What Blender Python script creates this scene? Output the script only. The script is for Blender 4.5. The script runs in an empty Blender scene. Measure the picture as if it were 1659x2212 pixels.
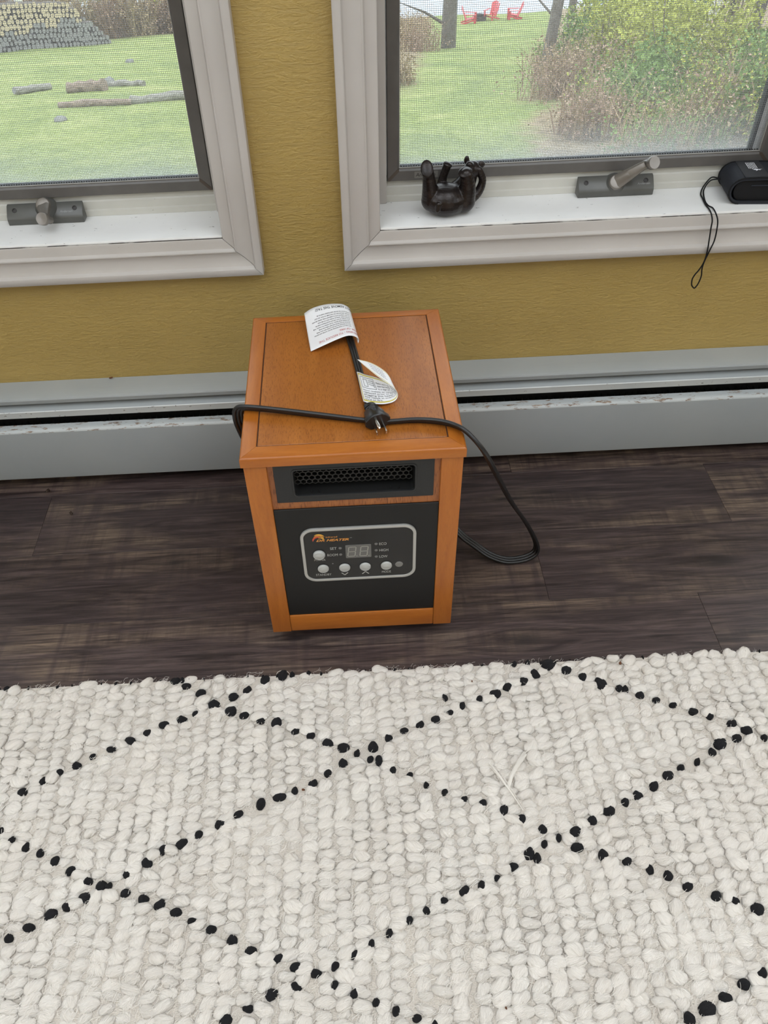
import bpy, bmesh, math, random
import numpy as np
from mathutils import Vector, Matrix

rnd = random.Random(7)
S = bpy.context.scene
COL = S.collection

# ------------------------------------------------------------------ camera
cd = bpy.data.cameras.new('camera')
cam = bpy.data.objects.new('camera', cd)
COL.objects.link(cam)
S.camera = cam
_yaw, _pitch, _roll = 0.0046, 0.79158, -0.04625
_f = Vector((math.sin(_yaw)*math.cos(_pitch), math.cos(_yaw)*math.cos(_pitch), -math.sin(_pitch)))
_r = Vector((math.cos(_yaw), -math.sin(_yaw), 0.0))
_u = _r.cross(_f)
_r2 = _r*math.cos(_roll) + _u*math.sin(_roll)
_u2 = -_r*math.sin(_roll) + _u*math.cos(_roll)
_m = Matrix((( _r2.x, _u2.x, -_f.x, 0.00006), (_r2.y, _u2.y, -_f.y, -1.25736),
             (_r2.z, _u2.z, -_f.z, 1.09162), (0, 0, 0, 1)))
cam.matrix_world = _m
cd.sensor_fit = 'VERTICAL'
cd.sensor_height = 24.0
cd.lens = 1725.5565/2212*24.0
cd.shift_x = (1659/2 - 778.1186)/2212
cd.shift_y = -(2212/2 - 1100.1179)/2212
cd.clip_start = 0.01
cd.clip_end = 1000

# ------------------------------------------------------------------ world, light, exposure
w = bpy.data.worlds.new('overcast_sky'); S.world = w
w.use_nodes = True
bg = w.node_tree.nodes['Background']
bg.inputs[0].default_value = (0.90, 0.95, 1.0, 1)
bg.inputs[1].default_value = 1.0
S.view_settings.view_transform = 'Standard'
S.view_settings.look = 'None'
S.view_settings.gamma = 1.0
S.view_settings.use_curve_mapping = False
S.view_settings.exposure = 1.85
try:
    S.cycles.use_denoising = True
    S.cycles.max_bounces = 8
    S.cycles.diffuse_bounces = 5
    S.cycles.adaptive_threshold = 0.015
    S.cycles.transparent_max_bounces = 14
    S.cycles.caustics_reflective = False
    S.cycles.caustics_refractive = False
except Exception:
    pass

# ------------------------------------------------------------------ helpers
def tag(o, label=None, cat=None, group=None, kind=None):
    if label: o['label'] = label
    if cat: o['category'] = cat
    if group: o['group'] = group
    if kind: o['kind'] = kind
    return o

def empty(name, loc=(0, 0, 0), rz=0.0):
    o = bpy.data.objects.new(name, None)
    o.empty_display_size = 0.05
    COL.objects.link(o)
    o.location = loc
    o.rotation_euler = (0, 0, rz)
    return o

def link(name, me, m=None, parent=None):
    o = bpy.data.objects.new(name, me)
    COL.objects.link(o)
    if m is not None and len(me.materials) == 0:
        for q in (m if isinstance(m, (list, tuple)) else [m]):
            me.materials.append(q)
    if parent is not None: o.parent = parent
    return o

def smooth(me, angle=None):
    me.polygons.foreach_set('use_smooth', [True]*len(me.polygons))
    if angle is not None:
        try: me.set_sharp_from_angle(angle=math.radians(angle))
        except Exception: pass
    return me

class MB:
    """collects geometry; build() links it as one mesh object"""
    def __init__(s): s.v = []; s.f = []; s.mi = []
    def add(s, vs, fs, mi=0):
        n = len(s.v); s.v.extend([tuple(q) for q in vs])
        s.f.extend([tuple(i+n for i in f) for f in fs]); s.mi.extend([mi]*len(fs)); return s
    def box(s, x0, x1, y0, y1, z0, z1, mi=0):
        vs = [(x, y, z) for z in (z0, z1) for y in (y0, y1) for x in (x0, x1)]
        return s.add(vs, [(0,2,3,1),(4,5,7,6),(0,1,5,4),(2,6,7,3),(0,4,6,2),(1,3,7,5)], mi)
    def prism(s, poly, axis, a, b, mi=0):
        """poly: closed 2D outline, extruded along axis from a to b"""
        n = len(poly)
        def P(p, t):
            if axis == 'x': return (t, p[0], p[1])
            if axis == 'y': return (p[0], t, p[1])
            return (p[0], p[1], t)
        vs = [P(p, a) for p in poly] + [P(p, b) for p in poly]
        fs = [tuple(range(n)), tuple(range(2*n-1, n-1, -1))] + [(i, i+n, (i+1) % n+n, (i+1) % n) for i in range(n)]
        return s.add(vs, fs, mi)
    def lathe(s, prof, n=24, c=(0, 0, 0), axis=(0, 0, 1), mi=0, sx=1, sy=1):
        ax = Vector(axis).normalized()
        q = Vector((0, 0, 1)).rotation_difference(ax)
        vs = []; fs = []
        for r, h in prof:
            for i in range(n):
                a = 2*math.pi*i/n
                vs.append(Vector(c) + q @ Vector((r*sx*math.cos(a), r*sy*math.sin(a), h)))
        k = len(prof)
        for j in range(k-1):
            for i in range(n):
                fs.append((j*n+i, j*n+(i+1) % n, (j+1)*n+(i+1) % n, (j+1)*n+i))
        if prof[0][0] > 1e-6: fs.append(tuple(range(n-1, -1, -1)))
        if prof[-1][0] > 1e-6: fs.append(tuple((k-1)*n+i for i in range(n)))
        return s.add(vs, fs, mi)
    def tube(s, pts, r, n=8, mi=0, cap=True):
        pts = [Vector(p) for p in pts]; k = len(pts)
        rs = r if isinstance(r, (list, tuple)) else [r]*k
        t0 = (pts[1]-pts[0]).normalized()
        nrm = t0.orthogonal().normalized(); vs = []; fs = []
        for j in range(k):
            t = (pts[min(j+1, k-1)]-pts[max(j-1, 0)]).normalized()
            nrm = (nrm - t*nrm.dot(t)).normalized(); b = t.cross(nrm)
            for i in range(n):
                a = 2*math.pi*i/n
                vs.append(pts[j] + (nrm*math.cos(a)+b*math.sin(a))*rs[j])
        for j in range(k-1):
            for i in range(n):
                fs.append((j*n+i, j*n+(i+1) % n, (j+1)*n+(i+1) % n, (j+1)*n+i))
        if cap: fs.append(tuple(range(n-1, -1, -1))); fs.append(tuple((k-1)*n+i for i in range(n)))
        return s.add(vs, fs, mi)
    def mesh(s, name):
        me = bpy.data.meshes.new(name)
        me.from_pydata(s.v, [], s.f)
        if any(s.mi): me.polygons.foreach_set('material_index', s.mi)
        bm = bmesh.new(); bm.from_mesh(me)
        bmesh.ops.recalc_face_normals(bm, faces=bm.faces)
        bm.to_mesh(me); bm.free()
        me.update(); return me
    def build(s, name, m, parent=None, sm=None, bevel=0, seg=2):
        me = s.mesh(name)
        if bevel:
            bm = bmesh.new(); bm.from_mesh(me)
            bmesh.ops.remove_doubles(bm, verts=bm.verts, dist=1e-7)
            es = [e for e in bm.edges if len(e.link_faces) == 2 and e.calc_face_angle(0) > 0.5]
            bmesh.ops.bevel(bm, geom=es, offset=bevel, segments=seg, profile=0.6, affect='EDGES', clamp_overlap=True)
            bm.to_mesh(me); bm.free()
            sm = 35 if sm is None else sm
        if sm is not None: smooth(me, sm if sm is not True else None)
        return link(name, me, m, parent)

def box(name, dims, m, parent=None, bevel=0, seg=2):
    return MB().box(*dims).build(name, m, parent, bevel=bevel, seg=seg)

def catmull(pts, per=8):
    P = [Vector(p) for p in pts]; out = []
    for i in range(len(P)-1):
        p0 = P[max(i-1, 0)]; p1 = P[i]; p2 = P[i+1]; p3 = P[min(i+2, len(P)-1)]
        for k in range(per):
            t = k/per
            out.append(0.5*((2*p1)+(p2-p0)*t+(2*p0-5*p1+4*p2-p3)*t*t+(3*p1-p0-3*p2+p3)*t**3))
    out.append(P[-1]); return out

def rrect(x0, x1, z0, z1, r, n=8):
    out = []
    for cx, cz, a0 in ((x1-r, z0+r, -90), (x1-r, z1-r, 0), (x0+r, z1-r, 90), (x0+r, z0+r, 180)):
        for i in range(n+1):
            a = math.radians(a0+90*i/n); out.append((cx+r*math.cos(a), cz+r*math.sin(a)))
    return out

def ring(mb, outer, inner, y0, y1):
    """plate with a hole in the XZ plane, from y0 (front) to y1; outer and inner have equal counts"""
    n = len(outer)
    vs = [(p[0], y, p[1]) for y in (y0, y1) for lst in (outer, inner) for p in lst]
    fs = []
    for i in range(n):
        j = (i+1) % n
        fs += [(i, j, n+j, n+i), (2*n+i, 3*n+i, 3*n+j, 2*n+j), (i, 2*n+i, 2*n+j, j), (n+i, n+j, 3*n+j, 3*n+i)]
    mb.add(vs, fs); return mb

# text as geometry ------------------------------------------------------
def text_geo(body, size, spacing=1.0, shear=0.0, align='LEFT', offset=0.0):
    cu = bpy.data.curves.new('t', 'FONT')
    cu.body = body; cu.size = size; cu.space_character = spacing; cu.shear = shear
    cu.align_x = align; cu.resolution_u = 3; cu.offset = offset
    ob = bpy.data.objects.new('t', cu); COL.objects.link(ob)
    dg = bpy.context.evaluated_depsgraph_get()
    me = ob.evaluated_get(dg).to_mesh()
    vs = [(v.co.x, v.co.y) for v in me.vertices]
    fs = [tuple(p.vertices) for p in me.polygons]
    ob.evaluated_get(dg).to_mesh_clear()
    bpy.data.objects.remove(ob); bpy.data.curves.remove(cu)
    return vs, fs

# ------------------------------------------------------------------ materials
MATS = {}
def nodes_of(name):
    m = bpy.data.materials.new(name); m.use_nodes = True
    nt = m.node_tree
    return m, nt, nt.nodes['Principled BSDF']

def plain(name, col, rough=0.5, metal=0.0, spec=0.5, coat=0.0, emit=None):
    m, nt, b = nodes_of(name)
    b.inputs['Base Color'].default_value = (*col, 1)
    b.inputs['Roughness'].default_value = rough
    b.inputs['Metallic'].default_value = metal
    b.inputs['Specular IOR Level'].default_value = spec
    if coat: b.inputs['Coat Weight'].default_value = coat
    MATS[name] = m
    return m

class NT:
    def __init__(s, nt): s.nt = nt
    def n(s, t, **kw):
        x = s.nt.nodes.new(t)
        for k, v in kw.items(): setattr(x, k, v)
        return x
    def l(s, a, b): s.nt.links.new(a, b)
    def coords(s, scale=(1, 1, 1), rot=(0, 0, 0), rand=0.0, kind='Object'):
        tc = s.n('ShaderNodeTexCoord'); mp = s.n('ShaderNodeMapping')
        mp.inputs['Scale'].default_value = scale; mp.inputs['Rotation'].default_value = rot
        if kind == 'World':
            g = s.n('ShaderNodeNewGeometry'); s.l(g.outputs['Position'], mp.inputs['Vector'])
        else:
            s.l(tc.outputs[kind], mp.inputs['Vector'])
        if rand:
            oi = s.n('ShaderNodeObjectInfo'); mu = s.n('ShaderNodeMath', operation='MULTIPLY')
            mu.inputs[1].default_value = rand; s.l(oi.outputs['Random'], mu.inputs[0])
            cb = s.n('ShaderNodeCombineXYZ')
            for k in range(3): s.l(mu.outputs[0], cb.inputs[k])
            s.l(cb.outputs[0], mp.inputs['Location'])
        return mp.outputs['Vector']
    def noise(s, vec, scale=5, detail=4, rough=0.55, dist=0.0):
        x = s.n('ShaderNodeTexNoise'); s.l(vec, x.inputs['Vector'])
        x.inputs['Scale'].default_value = scale; x.inputs['Detail'].default_value = detail
        x.inputs['Roughness'].default_value = rough; x.inputs['Distortion'].default_value = dist
        return x.outputs['Fac']
    def ramp(s, fac, stops, interp='LINEAR'):
        x = s.n('ShaderNodeValToRGB'); s.l(fac, x.inputs['Fac']); r = x.color_ramp; r.interpolation = interp
        while len(r.elements) < len(stops): r.elements.new(0.5)
        for e, (p, c) in zip(r.elements, stops):
            e.position = p; e.color = (*c, 1) if len(c) == 3 else c
        return x.outputs['Color']
    def mix(s, fac, a, b, mode='MIX'):
        x = s.n('ShaderNodeMix', data_type='RGBA', blend_type=mode)
        for sock, val in ((x.inputs[0], fac), (x.inputs[6], a), (x.inputs[7], b)):
            if isinstance(val, (int, float)): sock.default_value = val
            elif isinstance(val, tuple): sock.default_value = (*val, 1)
            else: s.l(val, sock)
        return x.outputs[2]
    def math(s, op, a, b=None):
        x = s.n('ShaderNodeMath', operation=op)
        for i, v in enumerate((a, b)):
            if v is None: continue
            if isinstance(v, (int, float)): x.inputs[i].default_value = v
            else: s.l(v, x.inputs[i])
        return x.outputs[0]
    def bump(s, h, strength, dist, nrm=None):
        x = s.n('ShaderNodeBump'); s.l(h, x.inputs['Height'])
        x.inputs['Strength'].default_value = strength; x.inputs['Distance'].default_value = dist
        if nrm is not None: s.l(nrm, x.inputs['Normal'])
        return x.outputs['Normal']

def noisy(name, stops, scale=5, stretch=(1, 1, 1), detail=5, rough=0.5, spec=0.5, bump=0.0, bdist=0.001,
          bscale=None, rand=0.0, dist=0.0, metal=0.0, kind='Object', coat=0.0, rot=(0, 0, 0)):
    m, nt, b = nodes_of(name); N = NT(nt)
    v = N.coords(stretch, rot=rot, rand=rand, kind=kind)
    f = N.noise(v, scale, detail, dist=dist)
    N.l(N.ramp(f, stops), b.inputs['Base Color'])
    b.inputs['Roughness'].default_value = rough
    b.inputs['Specular IOR Level'].default_value = spec
    b.inputs['Metallic'].default_value = metal
    if coat: b.inputs['Coat Weight'].default_value = coat
    if bump:
        h = N.noise(v, bscale or scale, detail, dist=dist)
        N.l(N.bump(h, bump, bdist), b.inputs['Normal'])
    MATS[name] = m
    return m

# mustard wall paint with brushed plaster relief
def make_wall():
    m, nt, b = nodes_of('mustard_wall_paint'); N = NT(nt)
    v = N.coords((1, 1, 1), kind='World')
    c = N.ramp(N.noise(v, 3.0, 4), [(0.3, (0.375, 0.262, 0.078)), (0.7, (0.43, 0.305, 0.097))])
    N.l(c, b.inputs['Base Color'])
    b.inputs['Roughness'].default_value = 0.42
    v2 = N.coords((14, 14, 60), rot=(0, 0.35, 0), kind='World')
    h1 = N.noise(v2, 2.2, 6, 0.65, 1.6)
    v3 = N.coords((1, 1, 1), kind='World')
    h2 = N.noise(v3, 160, 3, 0.6, 0.4)
    h = N.math('ADD', h1, N.math('MULTIPLY', h2, 0.55))
    N.l(N.bump(h, 0.55, 0.004), b.inputs['Normal'])
    return m
M_WALL = make_wall()

def make_trim(name, c0, c1, chip=(0.10, 0.085, 0.07), thr=0.70, rough=0.38):
    m, nt, b = nodes_of(name); N = NT(nt)
    v = N.coords((1, 1, 1), kind='World')
    c = N.ramp(N.noise(v, 5.0, 4), [(0.35, c0), (0.65, c1)])
    v2 = N.coords((90, 220, 160), kind='World')
    sp = N.noise(v2, 1.0, 3, 0.6)
    k = N.ramp(sp, [(thr, (0, 0, 0)), (thr+0.03, (1, 1, 1))])
    N.l(N.mix(N.math('MULTIPLY', k, 0.8), c, chip), b.inputs['Base Color'])
    b.inputs['Roughness'].default_value = rough
    v3 = N.coords((8, 60, 60), kind='World')
    N.l(N.bump(N.noise(v3, 3, 4), 0.12, 0.002), b.inputs['Normal'])
    return m
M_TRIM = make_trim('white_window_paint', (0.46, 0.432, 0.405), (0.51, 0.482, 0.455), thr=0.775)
M_SILL = make_trim('worn_sill_paint', (0.72, 0.72, 0.70), (0.80, 0.80, 0.79), thr=0.70, rough=0.30)
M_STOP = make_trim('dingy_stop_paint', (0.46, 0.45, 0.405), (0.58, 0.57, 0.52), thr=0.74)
M_BASE = make_trim('baseboard_enamel', (0.335, 0.362, 0.372), (0.375, 0.40, 0.405), thr=0.79, rough=0.30)
M_CRACK = plain('dark_joint', (0.03, 0.026, 0.022), 0.9)  # even dark colour of the floor base seen in the plank joints
M_GREYFRAME = noisy('grey_anodised_frame', [(0.3, (0.090, 0.084, 0.078)), (0.7, (0.115, 0.107, 0.099))], 30, rough=0.36, spec=0.5)
M_CORNER = plain('brown_corner_key', (0.075, 0.056, 0.043), 0.5)
M_GASKET = plain('sash_gasket', (0.10, 0.115, 0.13), 0.5)
M_SPLINE = plain('screen_spline', (0.33, 0.32, 0.30), 0.45)
M_SCREEN = plain('insect_mesh', (0.34, 0.345, 0.35), 0.55)
M_SASH = plain('white_sash', (0.72, 0.73, 0.74), 0.4)
M_CRANK = noisy('crank_housing_grey', [(0.3, (0.074, 0.075, 0.069)), (0.7, (0.098, 0.098, 0.090))], 25, rough=0.34)
M_CRANKARM = noisy('crank_handle_metal', [(0.3, (0.165, 0.148, 0.130)), (0.7, (0.215, 0.195, 0.172))], 25, rough=0.26, metal=0.35)
M_SCREW = plain('dark_screw', (0.025, 0.022, 0.02), 0.4, 0.5)

def make_glass():
    m = bpy.data.materials.new('window_glass'); m.use_nodes = True
    nt = m.node_tree; nt.nodes.clear(); N = NT(nt)
    o = N.n('ShaderNodeOutputMaterial'); t = N.n('ShaderNodeBsdfTransparent'); g = N.n('ShaderNodeBsdfGlossy')
    t.inputs[0].default_value = (0.96, 0.98, 0.975, 1); g.inputs['Roughness'].default_value = 0.02
    fr = N.n('ShaderNodeFresnel'); fr.inputs[0].default_value = 1.45
    mx = N.n('ShaderNodeMixShader')
    N.l(fr.outputs[0], mx.inputs[0]); N.l(t.outputs[0], mx.inputs[1]); N.l(g.outputs[0], mx.inputs[2])
    # a whitish haze mixed into the pane, denser towards its lower edge
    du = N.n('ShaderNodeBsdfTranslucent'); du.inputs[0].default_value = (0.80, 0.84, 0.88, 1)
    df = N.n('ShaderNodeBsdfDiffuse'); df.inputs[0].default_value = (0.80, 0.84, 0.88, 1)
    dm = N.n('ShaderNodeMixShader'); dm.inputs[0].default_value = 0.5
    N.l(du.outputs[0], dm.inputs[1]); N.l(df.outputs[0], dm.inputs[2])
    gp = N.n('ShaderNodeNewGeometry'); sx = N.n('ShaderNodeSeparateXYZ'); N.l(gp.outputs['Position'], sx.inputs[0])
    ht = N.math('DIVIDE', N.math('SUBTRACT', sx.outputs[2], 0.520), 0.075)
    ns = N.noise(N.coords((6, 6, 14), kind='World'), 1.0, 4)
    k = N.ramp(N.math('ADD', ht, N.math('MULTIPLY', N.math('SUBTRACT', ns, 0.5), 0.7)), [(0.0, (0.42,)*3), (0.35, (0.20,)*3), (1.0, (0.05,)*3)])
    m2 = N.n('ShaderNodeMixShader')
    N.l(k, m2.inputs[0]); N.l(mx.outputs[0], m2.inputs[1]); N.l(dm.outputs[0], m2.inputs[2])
    N.l(m2.outputs[0], o.inputs['Surface'])
    return m
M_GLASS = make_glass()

# dark scraped laminate planks
def make_plank():
    m, nt, b = nodes_of('dark_scraped_oak'); N = NT(nt)
    v = N.coords((1, 1, 1), rand=37.0)
    # figure in the wood: grain sweeping round four knots
    gp = N.n('ShaderNodeNewGeometry'); sx = N.n('ShaderNodeSeparateXYZ'); N.l(gp.outputs['Position'], sx.inputs[0])
    off = None; spot = None
    for kx, ky, kr in ((0.262, -0.498, 0.050), (0.640, -0.352, 0.055), (-0.110, -0.472, 0.030), (-0.335, -0.292, 0.040)):
        dx = N.math('SUBTRACT', sx.outputs[0], kx); dy = N.math('SUBTRACT', sx.outputs[1], ky)
        d2 = N.math('ADD', N.math('POWER', N.math('ABSOLUTE', N.math('MULTIPLY', dx, 0.55)), 2.0), N.math('POWER', N.math('ABSOLUTE', N.math('MULTIPLY', dy, 1.5)), 2.0))
        g_ = N.math('EXPONENT', N.math('MULTIPLY', d2, -1.0/(kr*kr)))
        o_ = N.math('MULTIPLY', N.math('MULTIPLY', dy, g_), -0.85)
        off = o_ if off is None else N.math('ADD', off, o_)
        s2 = N.math('EXPONENT', N.math('MULTIPLY', d2, -9.0/(kr*kr)))
        spot = s2 if spot is None else N.math('ADD', spot, s2)
    cb = N.n('ShaderNodeCombineXYZ'); N.l(N.math('MULTIPLY', off, 60.0), cb.inputs[1])
    va = N.n('ShaderNodeVectorMath', operation='ADD'); N.l(N.coords((4, 60, 1), rand=37.0), va.inputs[0]); N.l(cb.outputs[0], va.inputs[1])
    grain = N.noise(va.outputs[0], 1.0, 9, 0.68, 1.3)
    fine = N.noise(N.coords((14, 300, 1), rand=37.0), 1.0, 5, 0.62, 0.5)
    saw = N.noise(N.coords((36, 3.5, 1), rot=(0, 0, 0.16), rand=37.0), 1.0, 4, 0.6, 0.8)
    patch = N.noise(N.coords((2.6, 11, 1), rand=37.0), 1.0, 4, 0.55, 0.8)
    c = N.ramp(grain, [(0.30, (0.015, 0.0102, 0.0105)), (0.50, (0.047, 0.0322, 0.0318)), (0.72, (0.096, 0.0690, 0.0650))])
    c = N.mix(1.0, c, N.ramp(fine, [(0.30, (0.55,)*3), (0.70, (1.35,)*3)]), 'MULTIPLY')
    c2 = N.ramp(fine, [(0.32, (0.050, 0.036, 0.029)), (0.62, (0.205, 0.150, 0.108))])
    pm = N.ramp(patch, [(0.46, (0, 0, 0)), (0.63, (1, 1, 1))])
    sm = N.ramp(saw, [(0.36, (0.25, 0.25, 0.25)), (0.56, (1, 1, 1))])
    gm = N.ramp(grain, [(0.38, (0.2, 0.2, 0.2)), (0.56, (1, 1, 1))])
    fac = N.mix(1.0, N.mix(1.0, pm, sm, 'MULTIPLY'), gm, 'MULTIPLY')
    fac = N.math('MULTIPLY', fac, 0.80)
    oi = N.n('ShaderNodeObjectInfo')
    tone = N.ramp(oi.outputs['Random'], [(0.0, (0.85, 0.83, 0.86)), (0.5, (1.0, 1.0, 1.0)), (1.0, (1.25, 1.22, 1.2))])
    cc = N.mix(N.math('MULTIPLY', N.math('MINIMUM', spot, 1.0), 0.75), N.mix(fac, c, c2), (0.014, 0.011, 0.012))
    N.l(N.mix(1.0, cc, tone, 'MULTIPLY'), b.inputs['Base Color'])
    N.l(N.ramp(grain, [(0.3, (0.36,)*3), (0.7, (0.50,)*3)]), b.inputs['Roughness'])
    b.inputs['Specular IOR Level'].default_value = 0.45
    h = N.math('ADD', N.math('MULTIPLY', grain, 1.0), N.math('ADD', N.math('MULTIPLY', saw, 0.5), N.math('MULTIPLY', fine, 0.5)))
    N.l(N.bump(h, 0.35, 0.0014), b.inputs['Normal'])
    return m
M_PLANK = make_plank()

def make_wood(name, c0, c1, c2, stretch, pores=(180, 180, 180), pamt=0.35, rough=0.36, coat=0.12):
    m, nt, b = nodes_of(name); N = NT(nt)
    g = N.noise(N.coords(stretch, rand=11.0), 1.0, 5, 0.55, 0.5)
    c = N.ramp(g, [(0.25, c0), (0.55, c1), (0.8, c2)])
    p = N.noise(N.coords(pores, rand=5.0), 1.0, 3, 0.5)
    k = N.ramp(p, [(0.36, (1, 1, 1)), (0.46, (0, 0, 0))])
    N.l(N.mix(N.math('MULTIPLY', k, pamt), c, (c0[0]*0.45, c0[1]*0.38, c0[2]*0.4)), b.inputs['Base Color'])
    b.inputs['Roughness'].default_value = rough
    b.inputs['Coat Weight'].default_value = coat; b.inputs['Coat Roughness'].default_value = 0.22
    N.l(N.bump(p, 0.10, 0.0006), b.inputs['Normal'])
    return m
OC = ((0.350, 0.100, 0.0105), (0.415, 0.130, 0.0155), (0.485, 0.163, 0.0230))
M_WOODX = make_wood('amber_beech_along_x', *OC, (9, 70, 70), (90, 700, 700), 0.13)
M_WOODY = make_wood('amber_beech_along_y', *OC, (70, 9, 70), (700, 90, 700), 0.13)
M_WOODZ = make_wood('amber_beech_along_z', *OC, (70, 70, 9), (700, 700, 90), 0.13)
M_VENEER = make_wood('mahogany_veneer', (0.29, 0.090, 0.0135), (0.36, 0.120, 0.0190), (0.44, 0.155, 0.0280), (30, 5, 30), (1300, 150, 1300), 0.55, rough=0.36)
M_VENEERZ = make_wood('mahogany_veneer_front', (0.26, 0.085, 0.022), (0.34, 0.118, 0.032), (0.42, 0.155, 0.047), (60, 60, 8), (650, 650, 65), 0.7, rough=0.42, coat=0.1)
M_GROOVE = plain('dark_groove', (0.05, 0.017, 0.006), 0.8)
M_BLACKPANEL = plain('black_matte_panel', (0.0082, 0.0080, 0.0079), 0.42, spec=0.35)
M_BEZEL = noisy('grey_black_plastic', [(0.3, (0.0145, 0.0150, 0.0158)), (0.7, (0.0175, 0.0180, 0.0188))], 400, rough=0.5, bump=0.05, bdist=0.0003)
M_CAVITY = plain('cavity_black', (0.006, 0.006, 0.006), 0.6)
M_GRILLE = plain('grille_steel', (0.022, 0.021, 0.020), 0.42, 0.3)
M_SILVER = plain('silver_bezel', (0.50, 0.495, 0.47), 0.32, 0.45)
M_FACE = plain('control_face_black', (0.0105, 0.0105, 0.0105), 0.24)
M_BUTTON = plain('grey_button', (0.44, 0.445, 0.43), 0.4)
M_LED = plain('grey_led', (0.14, 0.135, 0.13), 0.35)
M_IR = plain('grey_receiver', (0.19, 0.185, 0.175), 0.35)
M_LCD = plain('display_window', (0.135, 0.132, 0.125), 0.25)
M_SEG = plain('display_segments', (0.33, 0.32, 0.285), 0.4)
M_PRINT = plain('grey_print', (0.42, 0.42, 0.40), 0.5)
M_ORANGE = plain('orange_print', (0.62, 0.26, 0.05), 0.5)
M_RED = plain('red_print', (0.55, 0.07, 0.035), 0.5)
M_YELLOW = plain('amber_print', (0.75, 0.42, 0.06), 0.5)
M_CORD = plain('black_cord', (0.0105, 0.0105, 0.011), 0.38)
M_PLUG = plain('black_plug', (0.0115, 0.0115, 0.0115), 0.3)
M_PRONG = plain('nickel_prong', (0.72, 0.70, 0.66), 0.22, 1.0)
M_PAPER = plain('white_tag_paper', (0.80, 0.81, 0.83), 0.42)
M_INK = plain('black_ink', (0.035, 0.035, 0.04), 0.6)
M_INKRED = plain('red_ink', (0.50, 0.10, 0.11), 0.6)
M_INKYEL = plain('yellow_ink', (0.58, 0.50, 0.07), 0.5)
M_RUBBER = plain('caster_black', (0.012, 0.012, 0.012), 0.5)

def make_wool(name, c0, c1, rough=0.9, sheen=0.25, uv=True):
    m, nt, b = nodes_of(name); N = NT(nt)
    big = N.noise(N.coords((1, 1, 1), kind='World'), 9, 3)
    rnd_ = N.noise(N.coords((1, 1, 1), kind='World'), 55, 2)
    if uv:
        fib = N.noise(N.coords((5, 42, 1), kind='UV'), 1.0, 4, 0.62, 0.9)
        fine = N.noise(N.coords((10, 130, 1), kind='UV'), 1.0, 3, 0.6, 0.6)
    else:
        fib = N.noise(N.coords((420, 900, 420), rot=(0, 0, 0.5), kind='World'), 1.0, 3, 0.6, 0.5); fine = fib
    c = N.mix(0.5, N.ramp(big, [(0.3, c0), (0.7, c1)]), N.ramp(rnd_, [(0.3, c0), (0.7, c1)]))
    dk = tuple(q*0.86 for q in c0)
    c = N.mix(N.math('MULTIPLY', N.ramp(fine, [(0.35, (1, 1, 1)), (0.5, (0, 0, 0))]), 0.35), c, dk)
    N.l(c, b.inputs['Base Color'])
    b.inputs['Roughness'].default_value = rough
    b.inputs['Specular IOR Level'].default_value = 0.2
    b.inputs['Sheen Weight'].default_value = sheen
    n1 = N.bump(fib, 0.9, 0.0016)
    N.l(N.bump(fine, 0.7, 0.0006, n1), b.inputs['Normal'])
    return m
M_WOOL = make_wool('cream_wool', (0.845, 0.785, 0.715), (0.925, 0.885, 0.825))
M_BACKING = make_wool('rug_backing', (0.74, 0.675, 0.60), (0.80, 0.74, 0.665), uv=False)
M_BLACKWOOL = make_wool('charcoal_wool', (0.011, 0.011, 0.013), (0.016, 0.016, 0.019), sheen=0.05)
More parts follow.
